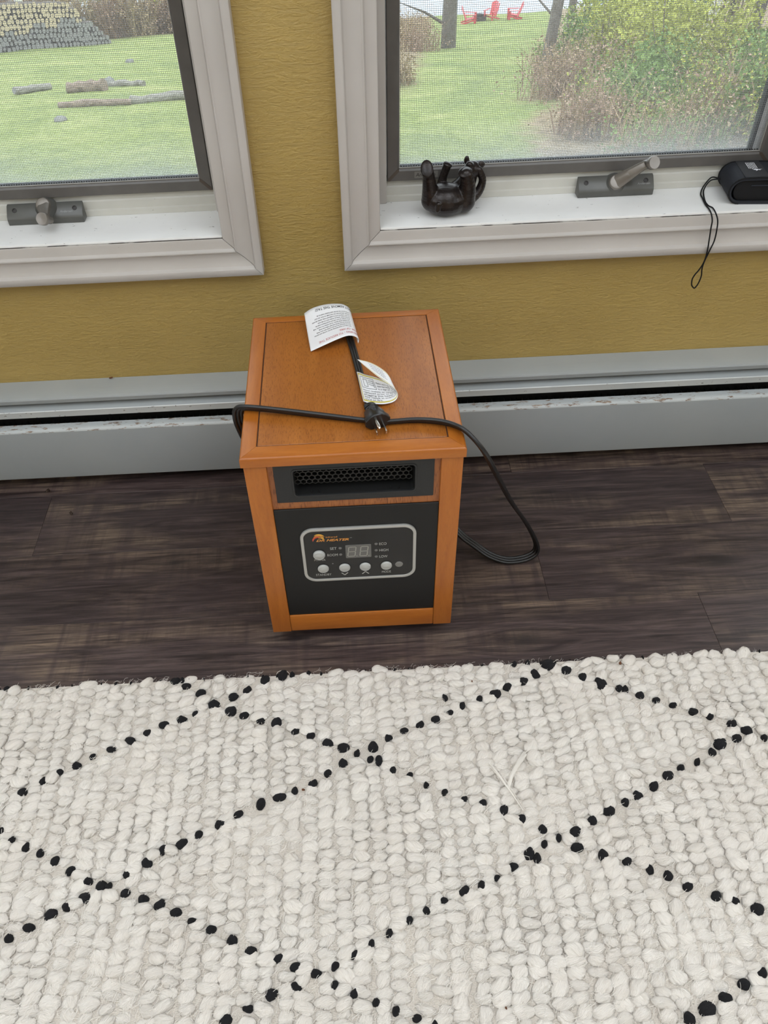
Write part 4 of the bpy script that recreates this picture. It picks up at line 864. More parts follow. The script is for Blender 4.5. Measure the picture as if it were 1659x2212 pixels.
# body: hexagonal cross-sections, waisted like a grip
secs = [(0.0, 0.0072, 0.0042, 0.0), (0.006, 0.0076, 0.0046, 0.0), (0.0061, 0.0064, 0.0040, 0), (0.0085, 0.0064, 0.0040, 0), (0.0086, 0.0078, 0.0050, 0.0), (0.0115, 0.0080, 0.0054, 0.0),
        (0.0155, 0.0105, 0.0075, 0.0012), (0.0200, 0.0118, 0.0092, 0.0022), (0.0280, 0.0122, 0.0098, 0.0030), (0.0335, 0.0150, 0.0118, 0.0030), (0.0400, 0.0152, 0.0118, 0.0030), (0.0410, 0.0144, 0.0110, 0.0030)]
hexa = [(-0.55, -0.95), (0.55, -0.95), (1.0, -0.45), (1.0, 0.25), (0.62, 0.78), (0.30, 1.0), (-0.30, 1.0), (-0.62, 0.78), (-1.0, 0.25), (-1.0, -0.45)]
vs_ = []; fs = []
for a, w_, h_, lift in secs:
    for b, c in hexa: vs_.append(PP(a, b*w_*1.12, c*h_*1.06+lift))
n = len(hexa)
for j in range(len(secs)-1):
    for i in range(n): fs.append((j*n+i, j*n+(i+1) % n, (j+1)*n+(i+1) % n, (j+1)*n+i))
fs += [tuple(range(n-1, -1, -1)), tuple((len(secs)-1)*n+i for i in range(n))]
PL = MB().add(vs_, fs).build('plug', M_PLUG, HT, sm=30)
PL['label'] = 'black moulded three-prong plug'
mb = MB()
for i in range(8):                                     # grip ribs on the rounded upper side
    a = 0.0165+i*0.0019
    pts = [PP(a, math.cos(math.radians(t))*0.0080, math.sin(math.radians(t))*0.0095+0.0042) for t in range(10, 171, 16)]
    mb.tube(pts, 0.00055, 5)
mb.build('grip_rib', M_PLUG, PL, sm=60)
# ground pin (round, upper) and two blades (flat, lower)
gp = MB(); gp.tube([PP(0.0400, 0.0035, 0.0082), PP(0.0560, 0.0035, 0.0082), PP(0.0592, 0.0035, 0.0082), PP(0.0606, 0.0035, 0.0082)], [0.0024, 0.0024, 0.0018, 0.0007], 14)
gp.build('prong', M_PRONG, PL, sm=40)
for sg in (-1, 1):
    vs_ = [PP(a, sg*0.0063+b, c) for a in (0.040, 0.0545, 0.0575) for b in (-0.0008, 0.0008) for c in ((-0.0062, 0.0006) if a < 0.055 else (-0.0050, -0.0006))]
    fs = [(0, 1, 3, 2), (0, 4, 5, 1), (2, 3, 7, 6), (0, 2, 6, 4), (1, 5, 7, 3), (4, 8, 9, 5), (6, 7, 11, 10), (4, 6, 10, 8), (5, 9, 11, 7), (8, 10, 11, 9)]
    MB().add(vs_, fs).build('prong', M_PRONG, PL)

# --- white warning tag wrapped on the cord
def curve_at(P, u):
    n = len(P)-1; s_ = min(max(u, 0.0), 0.99999)*n; i = int(s_); t = s_-i
    p0, p1, p2, p3 = (Vector(P[max(i-1, 0)]), Vector(P[i]), Vector(P[i+1]), Vector(P[min(i+2, n)]))
    return 0.5*((2*p1)+(p2-p0)*t+(2*p0-5*p1+4*p2-p3)*t*t+(3*p1-p0-3*p2+p3)*t**3)
def arc_map(P, n=80):
    q = [curve_at(P, i/n) for i in range(n+1)]; d = [0.0]
    for i in range(n): d.append(d[-1]+(q[i+1]-q[i]).length)
    tot = d[-1]
    def f(s_):
        s_ = min(max(s_, 0), 1)*tot
        for i in range(n):
            if d[i+1] >= s_: return (i+(s_-d[i])/max(d[i+1]-d[i], 1e-9))/n
        return 1.0
    return f, tot
fF, lF = arc_map(TAG_F); fB, lB = arc_map(TAG_B)
def tag_pt(u, v, lift=0.0):
    a = curve_at(TAG_F, fF(u)); b = curve_at(TAG_B, fB(u)); p = a.lerp(b, v)
    p.z -= 0.0035*math.sin(math.pi*v)*min(1, u*1.6)
    if lift:
        e = 0.01
        du = (curve_at(TAG_F, fF(min(1, u+e))).lerp(curve_at(TAG_B, fB(min(1, u+e))), v)-curve_at(TAG_F, fF(max(0, u-e))).lerp(curve_at(TAG_B, fB(max(0, u-e))), v))
        nn = du.cross(b-a).normalized()
        if nn.z < 0 and u > 0.15: nn = -nn
        elif u <= 0.15 and nn.x < 0: nn = -nn
        p = p+nn*lift
    return p
def sheet_mesh(fn, nu, nv):
    vs_ = [fn(i/nu, j/nv) for i in range(nu+1) for j in range(nv+1)]
    fs = [(i*(nv+1)+j, i*(nv+1)+j+1, (i+1)*(nv+1)+j+1, (i+1)*(nv+1)+j) for i in range(nu) for j in range(nv)]
    return MB().add(vs_, fs)
def thicken(o, t):
    md = o.modifiers.new('thickness', 'SOLIDIFY'); md.thickness = t; md.offset = 0
TG = sheet_mesh(tag_pt, 44, 14).build('warning_tag', M_PAPER, HT, sm=True); thicken(TG, 0.0002)
TG['label'] = 'white paper warning tag with red and black print'
WU, WV = lF, 0.078
def tag_text(body, u0, v, size, m, width=None, **kw):
    vv, ff = text_geo(body, size, **kw)
    a = min(p[0] for p in vv); b = max(p[0] for p in vv); sc = 1.0 if width is None else width/(b-a)
    vs_ = []
    for x_, y_ in vv:
        vs_.append(tag_pt(u0+(x_-a)*sc/WU, v-y_/WV, 0.00045))
    MB().add(vs_, ff).build('lettering', m, TG)
tag_text('WARNING - TO REDUCE THE', 0.02, 0.150, 0.0062, M_INKRED, 0.80*WU)
tag_text('RISK OF FIRE:', 0.10, 0.260, 0.0062, M_INKRED, 0.33*WU)
small = ['KEEP THEM AWAY FROM FURNITURE, PILLOWS, CLOTHES, AND CURTAINS', 'SUCH AS FURNITURE, PILLOWS OR CLOTHES KEPT AWAY FROM', 'THE FRONT OF THE HEATER AND KEEP THEM AWAY FROM', 'THE SIDES AND REAR. PLUG DIRECTLY INTO THE', 'WALL OUTLET. DO NOT USE WITH AN EXTENSION CORD OR', 'POWER STRIP. UNPLUG WHEN NOT IN USE AND', 'DO NOT OPERATE WITH A DAMAGED CORD. NEVER USE WITH', 'OTHER APPLIANCES ON THE SAME OUTLET. DO NOT', 'NEVER LEAVE THE HEATER UNATTENDED WHEN IN USE']
for i, s_ in enumerate(small):
    tag_text(s_, 0.20, 0.345+i*0.056, 0.0027, M_INK, (0.68-0.05*(i % 3))*WU, offset=0.00003)
tag_text('DO NOT REMOVE THIS TAG!', 0.03, 0.945, 0.0062, M_INK, 0.76*WU, offset=0.00006)

# --- yellow-bordered caution label folded round the cord by the plug
A2 = [a for a, b in TAG2]; B2 = [b for a, b in TAG2]
f2, l2 = arc_map([tuple((Vector(a)+Vector(b))/2) for a, b in TAG2])
def tag2_pt(u, v, lift=0.0):
    s_ = f2(u); a = curve_at(A2, s_); b = curve_at(B2, s_); p = b.lerp(a, v)
    if lift:
        e = 0.01; s0, s1 = f2(max(0, u-e)), f2(min(1, u+e))
        du = curve_at(B2, s1).lerp(curve_at(A2, s1), v)-curve_at(B2, s0).lerp(curve_at(A2, s0), v)
        nn = du.cross(a-b).normalized()
        p = p+nn*lift
    return p
T2 = sheet_mesh(tag2_pt, 60, 12).build('caution_label', M_PAPER, HT, sm=True); thicken(T2, 0.0002)
T2['label'] = 'folded white caution label with yellow border'
def strip(u0, u1, v0, v1, m, sgn=1, nu=40, nv=2):
    sheet_mesh(lambda a, b: tag2_pt(u0+(u1-u0)*a, v0+(v1-v0)*b, 0.0003*sgn), nu, nv).build('border', m, T2)
for sgn in (1, -1):
    strip(0.02, 0.985, 0.045, 0.085, M_INKYEL, sgn); strip(0.02, 0.985, 0.915, 0.955, M_INKYEL, sgn)
    strip(0.02, 0.032, 0.05, 0.95, M_INKYEL, sgn, 2, 12)
W2, H2 = l2, 0.060
def t2_text(body, u0, v, size, width=None, sgn=1, flip=1):
    vv, ff = text_geo(body, size)
    a = min(p[0] for p in vv); b = max(p[0] for p in vv); sc = 1.0 if width is None else width/(b-a)
    MB().add([tag2_pt(u0+flip*(x_-a)*sc/W2, v+y_/H2, 0.00045*sgn) for x_, y_ in vv], ff).build('lettering', M_INK, T2)
t2_text('Make sure the plug', 0.235, 0.72, 0.0048, 0.20*W2)
t2_text('appropriately. Hot', 0.235, 0.61, 0.0048, 0.20*W2)
t2_text('is a sign of worn', 0.235, 0.50, 0.0048, 0.20*W2)
for i, s_ in enumerate(['worn outlets or receptacle', 'replaced prior to further', 'plugging this heater into', 'may result in overheating', 'cord or fire.']):
    t2_text(s_, 0.055, 0.395-i*0.075, 0.0046, (0.40 if i < 4 else 0.18)*W2)
# little line drawing of the socket
def t2_line(u0, v0, u1, v1, t=0.004):
    sheet_mesh(lambda a, b: tag2_pt(u0+(u1-u0)*a+(b-0.5)*t*(0 if abs(u1-u0) > abs(v1-v0) else 1), v0+(v1-v0)*a+(b-0.5)*t*3*(1 if abs(u1-u0) > abs(v1-v0) else 0), 0.00045), 6, 1).build('drawing_line', M_INK, T2)
for q in ((0.06, 0.50, 0.215, 0.50), (0.06, 0.86, 0.215, 0.86), (0.06, 0.50, 0.06, 0.86), (0.215, 0.50, 0.215, 0.86), (0.09, 0.56, 0.13, 0.56), (0.09, 0.80, 0.13, 0.80), (0.09, 0.56, 0.09, 0.80), (0.13, 0.56, 0.13, 0.80), (0.14, 0.66, 0.20, 0.62), (0.14, 0.72, 0.20, 0.70), (0.15, 0.78, 0.20, 0.78), (0.20, 0.55, 0.20, 0.80)):
    t2_line(*q)
for i in range(4):
    t2_text('of the heater plug into', 0.86-0.02*i, 0.74-i*0.15, 0.0075, 0.22*W2, -1, -1)

# ================================================================== RUG
M_WOOLF = plain('loose_wool', (0.80, 0.765, 0.71), 0.95, spec=0.1)
RY1 = -0.5475; RX0, RX1, RY0 = -1.10, 1.25, -1.95
RUG = empty('rug', (0, -1.2, 0))
tag(RUG, 'cream hand-knotted wool rug with black dotted diamond lattice', 'rug')
RUG.location = (0, 0, 0)
bk = MB()
bk.box(RX0+0.004, RX1-0.004, RY0+0.004, RY1-0.0035, 0.0006, 0.0105)
bk.build('rug_backing', M_BACKING, RUG)
nprng = np.random.default_rng(5)
PXK, PYK = 0.0232, 0.0134
def knot_template(ns, na, seed):
    g = np.random.default_rng(seed)
    s = np.linspace(-1, 1, ns+1); a = np.linspace(math.radians(-35), math.radians(215), na+1)
    S_, A_ = np.meshgrid(s, a, indexing='ij')
    rho = np.power(np.clip(1-np.abs(S_)**2.2, 0, 1), 0.55)
    tws = (1.7+0.8*g.random())*(1 if g.random() < 0.8 else -1)
    ph = g.random()*6
    st = np.abs(np.sin(2.0*A_ + tws*S_ + ph))            # plied strands wound round the loop
    tw = 1.0 + (0.17*(st-0.6) + 0.06*np.cos(9*A_+4*S_*tws+g.random()*6))*(1 if na > 10 else 0)
    lob = 1+0.16*np.cos(2.2*math.pi*S_*0.5+g.random()*6)*g.random()
    bend = 0.5*(g.random()-0.5)
    X = S_*1.0; Y = rho*np.cos(A_)*tw*lob + bend*(S_**2) + 0.28*S_*(g.random()*1.0+0.1); Z = rho*np.sin(A_)*tw*lob
    V = np.stack([X, Y, Z], -1).reshape(-1, 3)
    UV = np.stack([S_*0.5+0.5, (A_/(2*math.pi)) + tws*S_/(2*math.pi)*0.5 + seed*1.7], -1).reshape(-1, 2)
    F = []
    for i in range(ns):
        for j in range(na):
            F.append((i*(na+1)+j, (i+1)*(na+1)+j, (i+1)*(na+1)+j+1, i*(na+1)+j+1))
    return V, np.array(F, dtype=np.int64), UV
HI = [knot_template(12, 20, 100+i) for i in range(14)]
LO = [knot_template(4, 6, 200+i) for i in range(4)]
tx = np.array([(t[0], t[1], max(t[2], 0.010), max(t[3], 0.009)) for t in TUFTS]+[(x, y, 0.018, 0.014) for x, y in FAR_KNOTS])
def knots(inside):
    Vs, Fs, Us = [], [], []; n0 = 0
    ncol = int((RX1-RX0)/PXK); nrow = int((RY1-RY0)/PYK)
    for c in range(ncol):
        x0 = RX0+PXK*(c+0.5)
        ph = nprng.random()*PYK
        dens = 1.0
        wob = nprng.random()*6
        for r in range(-1, nrow+1):
            y = RY1-0.0065-PYK*r-ph+nprng.normal(0, 0.0014)
            if y > RY1-0.003 or y < RY0+0.004: continue
            x = x0+nprng.normal(0, 0.0014)+0.0045*math.sin(y*9+wob*0.15+c*0.05)
            vis = (-0.72 < x < 0.78) and (y > -1.12)
            rv = nprng.random(6)
            if vis != inside: continue
            d = np.hypot((tx[:, 0]-x)/(tx[:, 2]*0.5+0.0048), (tx[:, 1]-y)/(tx[:, 3]*0.5+0.0034))
            if d.min() < 0.85: continue
            T = HI if vis else LO
            V, F, U = T[int(rv[0]*len(T)) % len(T)]
            sx = 0.0122*(0.78+0.46*rv[1]); sy = 0.0078*(0.78+0.50*rv[2]); sz = 0.0044*(0.70+0.65*rv[3])
            ang = (rv[4]-0.5)*0.95-0.08
            ca, sa = math.cos(ang), math.sin(ang)
            P = V*np.array([sx, sy, sz])
            Q = np.empty_like(P)
            Q[:, 0] = P[:, 0]*ca-P[:, 1]*sa+x; Q[:, 1] = P[:, 0]*sa+P[:, 1]*ca+y; Q[:, 2] = P[:, 2]+0.0112+0.0034*(rv[5]-0.5)+0.0012*math.sin(x*17+1.0)*math.sin(y*21)
            Vs.append(Q); Fs.append(F+n0); Us.append(U+rv[1]*50); n0 += len(Q)
    return np.concatenate(Vs), np.concatenate(Fs), np.concatenate(Us)
def np_mesh(name, V, F, U=None):
    me = bpy.data.meshes.new(name)
    me.vertices.add(len(V)); me.vertices.foreach_set('co', V.astype(np.float32).ravel())
    k = F.shape[1]
    me.loops.add(F.size); me.loops.foreach_set('vertex_index', F.astype(np.int32).ravel())
    me.polygons.add(len(F)); me.polygons.foreach_set('loop_start', np.arange(0, F.size, k, dtype=np.int32))
    me.polygons.foreach_set('use_smooth', np.ones(len(F), dtype=bool))
    if U is not None:
        uvl = me.uv_layers.new(name='fibre'); uvl.data.foreach_set('uv', U[F.ravel()].astype(np.float32).ravel())
    me.update(calc_edges=True); me.validate()
    return me
V, F, U = knots(True); tag(link('wool_knots', np_mesh('wool_knots', V, F, U), M_WOOL, RUG), kind='stuff')
nprng = np.random.default_rng(6)
V, F, U = knots(False); tag(link('wool_knots', np_mesh('wool_knots_far', V, F, U), M_WOOL, RUG), kind='stuff')
# loose fibres lying between the columns of knots
def fibres(n, m, name, seed, x0, x1, y0, y1, zlo, zhi, ln, wd, curl=0.5, slant=1.1):
    g = np.random.default_rng(seed); Vs = []; Fs = []; n0 = 0; K = 5
    for _ in range(n):
        x = g.uniform(x0, x1); y = g.uniform(y0, y1); z = g.uniform(zlo, zhi)
        if np.hypot((tx[:, 0]-x)/(tx[:, 2]*0.62), (tx[:, 1]-y)/(tx[:, 3]*0.62)).min() < 1.0 and g.random() < 0.85: continue
        a = slant+g.normal(0, 0.55); l_ = ln*g.uniform(0.5, 1.5); cu = g.normal(0, curl); P = []
        for k in range(K):
            u = k/(K-1); b = a+cu*(u-0.5)
            px = x+math.cos(b)*l_*(u-0.5); py = y+math.sin(b)*l_*(u-0.5); pz = z+0.0015*math.sin(u*3.14)
            nx, ny = -math.sin(b)*wd, math.cos(b)*wd
            P += [(px-nx, py-ny, pz), (px+nx, py+ny, pz+0.0002)]
        Vs += P; Fs += [(n0+2*k, n0+2*k+1, n0+2*k+3, n0+2*k+2) for k in range(K-1)]; n0 += 2*K
    me = np_mesh(name, np.array(Vs), np.array(Fs)); return tag(link(name, me, m, RUG), kind='stuff')
fibres(15000, M_WOOLF, 'loose_fibre', 3, -0.70, 0.76, -1.10, RY1-0.006, 0.0115, 0.0155, 0.014, 0.00018)
fibres(420, M_WOOLF, 'edge_fuzz', 4, -0.70, 0.76, RY1-0.007, RY1+0.004, 0.006, 0.012, 0.009, 0.00009, 1.5, 0.9)
# black knots of the lattice, one by one
TB = []
for i in range(6):
    V, F, U = knot_template(12, 18, 300+i)
    me = np_mesh('black_knot', V, F, U); me.materials.append(M_BLACKWOOL); TB.append(me)
for i, (x, y, w_, h_) in enumerate(TUFTS):
    o = link('black_knot', TB[i % 6], None, RUG)
    o.location = (x, min(y, RY1-0.004), 0.0118); o.scale = (max(w_, 0.008)*0.54, max(h_, 0.008)*0.55, 0.0054)
    o.rotation_euler = (0, 0, rnd.uniform(-0.5, 0.3))
# the lattice running on beyond the near part of the rug
FVs, FFs, n0 = [], [], 0
for x, y in FAR_KNOTS:
    V, F, U = LO[int(abs(x*991)) % len(LO)]
    FVs.append(V*np.array([0.0105, 0.0085, 0.0056])+np.array([x, y, 0.0122])); FFs.append(F+n0); n0 += len(V)
tag(link('black_knots', np_mesh('black_knots', np.concatenate(FVs), np.concatenate(FFs)), M_BLACKWOOL, RUG), kind='stuff')
# dark binding stitches showing at the bound edge
x = -0.72
while x < 0.80:
    o = link('binding_stitch', TB[int(x*977) % 6], None, RUG); o.location = (x, RY1-0.0035, 0.0085); o.scale = (0.0012+0.0012*rnd.random(), 0.0034, 0.0055)
    o.rotation_euler = (0, 0, rnd.uniform(-0.6, 0.4)); x += PXK*rnd.choice((1, 1, 1, 2))
# a pulled yarn end in the middle of the rug
def yarn(name, pts, r, n):
    """a frayed yarn end: a bundle of fine strands"""
    mb = MB(); g = random.Random(len(name)+n); P = [Vector(p) for p in pts]
    for _ in range(n):
        o0 = Vector((g.gauss(0, r*0.5), g.gauss(0, r*0.5), abs(g.gauss(0, r*0.35)))); o1 = Vector((g.gauss(0, r), g.gauss(0, r), g.gauss(0, r*0.4)))
        q = [p+o0.lerp(o1, i/(len(P)-1)) for i, p in enumerate(P)]
        q[-1] = q[-2].lerp(q[-1], g.uniform(0.5, 1.2))
        mb.tube(catmull(q, 4), 0.00032, 4)
    return mb.build(name, M_WOOLF, RUG, sm=60)
yarn('loose_yarn', [(0.190, -0.760, 0.016), (0.198, -0.742, 0.0195), (0.212, -0.722, 0.0205), (0.2255, -0.706, 0.0175)], 0.0022, 46)
yarn('loose_yarn', [(0.206, -0.789, 0.0165), (0.194, -0.765, 0.0185), (0.182, -0.741, 0.0190), (0.172, -0.722, 0.0175)], 0.0014, 18)
MB().tube(catmull([(-0.140, -0.560, 0.012), (-0.141, -0.543, 0.007), (-0.132, -0.537, 0.004), (-0.123, -0.541, 0.003), (-0.120, -0.552, 0.009)], 6), 0.0005, 5).build('loose_yarn', M_WOOLF, RUG, sm=60)

# ================================================================== THINGS ON THE SILL
# --- bronze bear cub rolling on its back
def make_bronze():
    m, nt, b = nodes_of('dark_bronze'); N = NT(nt)
    f = N.noise(N.coords((1, 1, 1)), 60, 5, 0.6)
    N.l(N.ramp(f, [(0.3, (0.013, 0.010, 0.0095)), (0.6, (0.028, 0.021, 0.019)), (0.85, (0.05, 0.04, 0.036))]), b.inputs['Base Color'])
    b.inputs['Roughness'].default_value = 0.26; b.inputs['Metallic'].default_value = 0.45
    N.l(N.bump(N.noise(N.coords((1, 1, 1)), 450, 4), 0.35, 0.0008), b.inputs['Normal'])
    return m
M_BRONZE = make_bronze()
def blob(bm, c, r, rot=None):
    mt = Matrix.Translation(c) @ (rot.to_4x4() if rot else Matrix.Identity(4)) @ Matrix.Diagonal((*r, 1))
    bmesh.ops.create_uvsphere(bm, u_segments=24, v_segments=14, radius=1, matrix=mt)
def limb(bm, pts, rs, per=5):
    P = catmull(pts, per); n = len(P)
    for i, p in enumerate(P):
        u = i/(n-1)*(len(rs)-1); k = min(int(u), len(rs)-2); r = rs[k]+(rs[k+1]-rs[k])*(u-k)
        blob(bm, p, (r, r, r))
BO = Vector((0.171, 0.045, 0.4796))
bm = bmesh.new()
def w2l(p): return Vector(p)-BO
blob(bm, w2l((0.1715, 0.0420, 0.5040)), (0.0355, 0.0295, 0.0248))               # rump
blob(bm, w2l((0.1700, 0.0360, 0.5060)), (0.0310, 0.0230, 0.0220))
blob(bm, w2l((0.1730, 0.0560, 0.5020)), (0.0330, 0.0260, 0.0215))               # back
limb(bm, [w2l((0.186, 0.060, 0.500)), w2l((0.201, 0.067, 0.510)), w2l((0.211, 0.072, 0.524))], [0.0205, 0.0175, 0.0130])   # chest to neck
blob(bm, w2l((0.2155, 0.0735, 0.5365)), (0.0138, 0.0125, 0.0132))               # head
limb(bm, [w2l((0.2135, 0.0690, 0.5410)), w2l((0.2090, 0.0640, 0.5480))], [0.0078, 0.0052])
blob(bm, w2l((0.2070, 0.0790, 0.5490)), (0.0044, 0.0026, 0.0072))               # ears
blob(bm, w2l((0.2300, 0.0790, 0.5410)), (0.0066, 0.0028, 0.0056))
limb(bm, [w2l((0.1490, 0.0390, 0.505)), w2l((0.1455, 0.0355, 0.526)), w2l((0.1425, 0.0310, 0.545)), w2l((0.1405, 0.0290, 0.556))], [0.0165, 0.0122, 0.0094, 0.0088])   # near hind leg
limb(bm, [w2l((0.1660, 0.0700, 0.510)), w2l((0.1700, 0.0710, 0.528)), w2l((0.1750, 0.0700, 0.5445))], [0.0085, 0.0066, 0.0066])  # far fore leg
limb(bm, [w2l((0.2000, 0.0400, 0.502)), w2l((0.2040, 0.0370, 0.522)), w2l((0.2010, 0.0350, 0.5450))], [0.0185, 0.0135, 0.0098])  # right hind leg
limb(bm, [w2l((0.2060, 0.0560, 0.491)), w2l((0.2250, 0.0640, 0.502)), w2l((0.2325, 0.0680, 0.5200)), w2l((0.2255, 0.0670, 0.5380))], [0.0095, 0.0074, 0.0062, 0.0054])  # fore arm held to the head
limb(bm, [w2l((0.1580, 0.0165, 0.508)), w2l((0.1560, 0.0138, 0.4995))], [0.0046, 0.0034])    # tail
rq = Vector((0, 0, 1)).rotation_difference(Vector((-0.12, -0.78, 0.62))).to_matrix()
blob(bm, w2l((0.1388, 0.0250, 0.5605)), (0.0098, 0.0140, 0.0034), rq)
rq2 = Vector((0, 0, 1)).rotation_difference(Vector((-0.15, -0.45, 0.88))).to_matrix()
blob(bm, w2l((0.1990, 0.0340, 0.5490)), (0.0112, 0.0105, 0.0030), rq2)
rq3 = Vector((0, 0, 1)).rotation_difference(Vector((0.35, -0.2, 0.9))).to_matrix()
blob(bm, w2l((0.1762, 0.0698, 0.5478)), (0.0078, 0.0066, 0.0026), rq3)
me = bpy.data.meshes.new('bear_src'); bm.to_mesh(me); bm.free()
src = link('bear_src', me)
md = src.modifiers.new('r', 'REMESH'); md.mode = 'VOXEL'; md.voxel_size = 0.0009
md = src.modifiers.new('s', 'SMOOTH'); md.iterations = 5; md.factor = 0.5
dg = bpy.context.evaluated_depsgraph_get()
bme = bpy.data.meshes.new_from_object(src.evaluated_get(dg)); bme.materials.clear()
bpy.data.objects.remove(src)
zmin = min(v.co.z for v in bme.vertices)
for v in bme.vertices:
    if v.co.z < zmin+0.0016: v.co.z = zmin+0.0016
smooth(bme)
bear = link('bear_figurine', bme, M_BRONZE); bear.scale = (1.05, 1.05, 1.05); bear.location = (BO.x, BO.y-0.006, 0.4797-1.05*(zmin+0.0016))
tag(bear, 'small dark bronze bear figurine rolling on its back on the window sill', 'figurine')

# --- black padded pouch at the end of the sill
CS = empty('fabric_pouch', (0.6960, 0.0480, 0.4797), -0.10)
tag(CS, 'black padded fabric pouch with white print and hanging loop on the sill', 'pouch')
M_FAB = noisy('black_neoprene', [(0.3, (0.0140, 0.0155, 0.0205)), (0.7, (0.0200, 0.0220, 0.0290))], 900, rough=0.75, bump=0.15, bdist=0.0004, spec=0.3)
M_FAB2 = noisy('black_nylon', [(0.3, (0.0050, 0.0050, 0.0058)), (0.7, (0.0085, 0.0085, 0.0095))], 1400, rough=0.7, bump=0.15, bdist=0.0003, spec=0.25)
M_FAB3 = noisy('charcoal_patch', [(0.3, (0.017, 0.017, 0.020)), (0.7, (0.023, 0.023, 0.026))], 1200, rough=0.7)
M_WHITEPRINT = plain('white_print', (0.70, 0.71, 0.74), 0.6)
H_, RR = 0.0440, 0.0195
def wrap_outline(off=0.0):
    """outline of the padded wrap in XZ: flat bottom, rounded left end, crowned top, open at the right"""
    pts = [(0.080, off), (-0.030, off)]
    for i in range(13):
        a = math.radians(-90-180*i/12)
        pts.append((-0.0330+(RR+0.0015-off)*1.05*math.cos(a)*0.95, H_/2+(H_/2-off)*math.sin(a)))
    for i in range(9):
        u = i/8; pts.append((-0.030+0.110*u, H_-off+0.0018*math.sin(u*math.pi)-0.006*u*u))
    return pts
o_, i_ = wrap_outline(0), wrap_outline(0.0040); ny = 8
vs_ = []; fs = []; n = len(o_)
ys_ = [-0.0335+0.067*j/ny for j in range(ny+1)]
for y in ys_:
    e = 1-0.05*abs(y/0.0335)**4
    for p in o_: vs_.append((p[0], y, max(0.0, H_/2+(p[1]-H_/2)*e) if p[1] > 0.001 else 0.0))
    for p in i_: vs_.append((p[0], y, H_/2+(p[1]-H_/2)*e))
for j in range(ny):
    for i in range(n-1):
        a = j*2*n+i; b = (j+1)*2*n+i
        fs += [(a, a+1, b+1, b), (a+n, b+n, b+n+1, a+n+1)]
for jj in (0, ny):
    for i in range(n-1): fs.append((jj*2*n+i, jj*2*n+n+i, jj*2*n+n+i+1, jj*2*n+i+1))
MB().add(vs_, fs).build('padded_wrap', M_FAB, CS, sm=45)
for sy in (-1, 1):
    MB().tube([(p[0], sy*0.0332, H_/2+(p[1]-H_/2)*0.965) for p in o_[2:]], 0.0013, 6).build('edge_binding', M_FAB2, CS, sm=60)
g_ = MB()
gp_ = [(0.076, 0.0042), (-0.028, 0.0042)]+[(-0.031+0.0150*math.cos(math.radians(-90-180*i/10)), H_/2+(H_/2-0.0045)*math.sin(math.radians(-90-180*i/10))) for i in range(11)]+[(0.0, H_-0.0062), (0.076, H_-0.0090)]
g_.prism(gp_, 'y', -0.0300, 0.0300)
g_.build('gusset', M_FAB2, CS, bevel=0.0025)
MB().tube([(-0.020, -0.0305, 0.0300), (0.020, -0.0312, 0.0305), (0.072, -0.0308, 0.0290)], 0.0011, 6).build('gusset_seam', M_FAB, CS, sm=60)
def top_z(x): 
    u = (x+0.030)/0.110; return H_+0.0018*math.sin(max(0, min(1, u))*math.pi)-0.006*u*u
pt = MB(); vs_ = []
for i in range(9):
    x_ = -0.0335+0.038*i/8
    for y_ in (-0.0320, 0.0320): vs_.append((x_, y_, top_z(x_)*1.0+0.0004)); 
pt.add(vs_, [(2*i, 2*i+1, 2*i+3, 2*i+2) for i in range(8)])
PT = pt.build('label_patch', M_FAB3, CS)
# white print: short text lines across the pouch and a small figure
def pouch_mark(poly):
    MB().add([(a, b, top_z(a)+0.0009) for a, b in poly], [tuple(range(len(poly)))]).build('print_mark', M_WHITEPRINT, PT)
for k in range(6):
    x_ = -0.0205+k*0.0026; y_ = 0.024
    while y_ > 0.001:
        l_ = rnd.uniform(0.0014, 0.0042); pouch_mark([(x_, y_), (x_+0.0015, y_), (x_+0.0015, y_-l_), (x_, y_-l_)]); y_ -= l_+0.0009
pouch_mark([(q_[0]-0.0125, q_[1]) for q_ in [(0.000, -0.0015), (0.0030, -0.0010), (0.0075, -0.0030), (0.0130, -0.0022), (0.0090, -0.0045), (0.0085, -0.0075), (0.0060, -0.0050), (0.0040, -0.0078), (0.0010, -0.0095), (0.0022, -0.0060), (-0.0020, -0.0052)]])
# wrist loop hanging over the sill
wl = MB()
inv = Matrix.Translation((0.6960, 0.0480, 0.4797)) @ Matrix.Rotation(-0.10, 4, 'Z'); inv = inv.inverted()
st_ = [(0.6560, 0.0600, 0.4990), (0.6460, 0.0740, 0.4985)]
for lp_ in (LOOP1, LOOP2):
    wl.tube([inv @ p for p in catmull(st_+[Vector(p) for p in lp_[1:]], 6)], 0.00115, 7)
wl.build('wrist_loop', M_FAB2, CS, sm=60)

# ================================================================== CRUMBS
M_LEAF = noisy('dry_leaf', [(0.3, (0.055, 0.018, 0.006)), (0.7, (0.20, 0.075, 0.025))], 300, rough=0.7)
M_LEAFD = noisy('dark_crumb_brown', [(0.3, (0.020, 0.012, 0.008)), (0.7, (0.05, 0.03, 0.02))], 300, rough=0.8)
def crumb(name, loc, s_, m, label, cat):
    g = random.Random(int(loc[0]*9999)); bm = bmesh.new()
    bmesh.ops.create_icosphere(bm, subdivisions=2, radius=1.0)
    for v in bm.verts: v.co = Vector((v.co.x*s_*g.uniform(0.6, 1.25), v.co.y*s_*0.7*g.uniform(0.5, 1.3), v.co.z*s_*0.5*g.uniform(0.5, 1.2)))
    zm = min(v.co.z for v in bm.verts)
    for v in bm.verts: v.co.z -= zm
    me = bpy.data.meshes.new(name); bm.to_mesh(me); bm.free()
    o = link(name, me, m); o.location = loc; o.rotation_euler = (0, 0, g.uniform(0, 6)); return tag(o, label, cat)
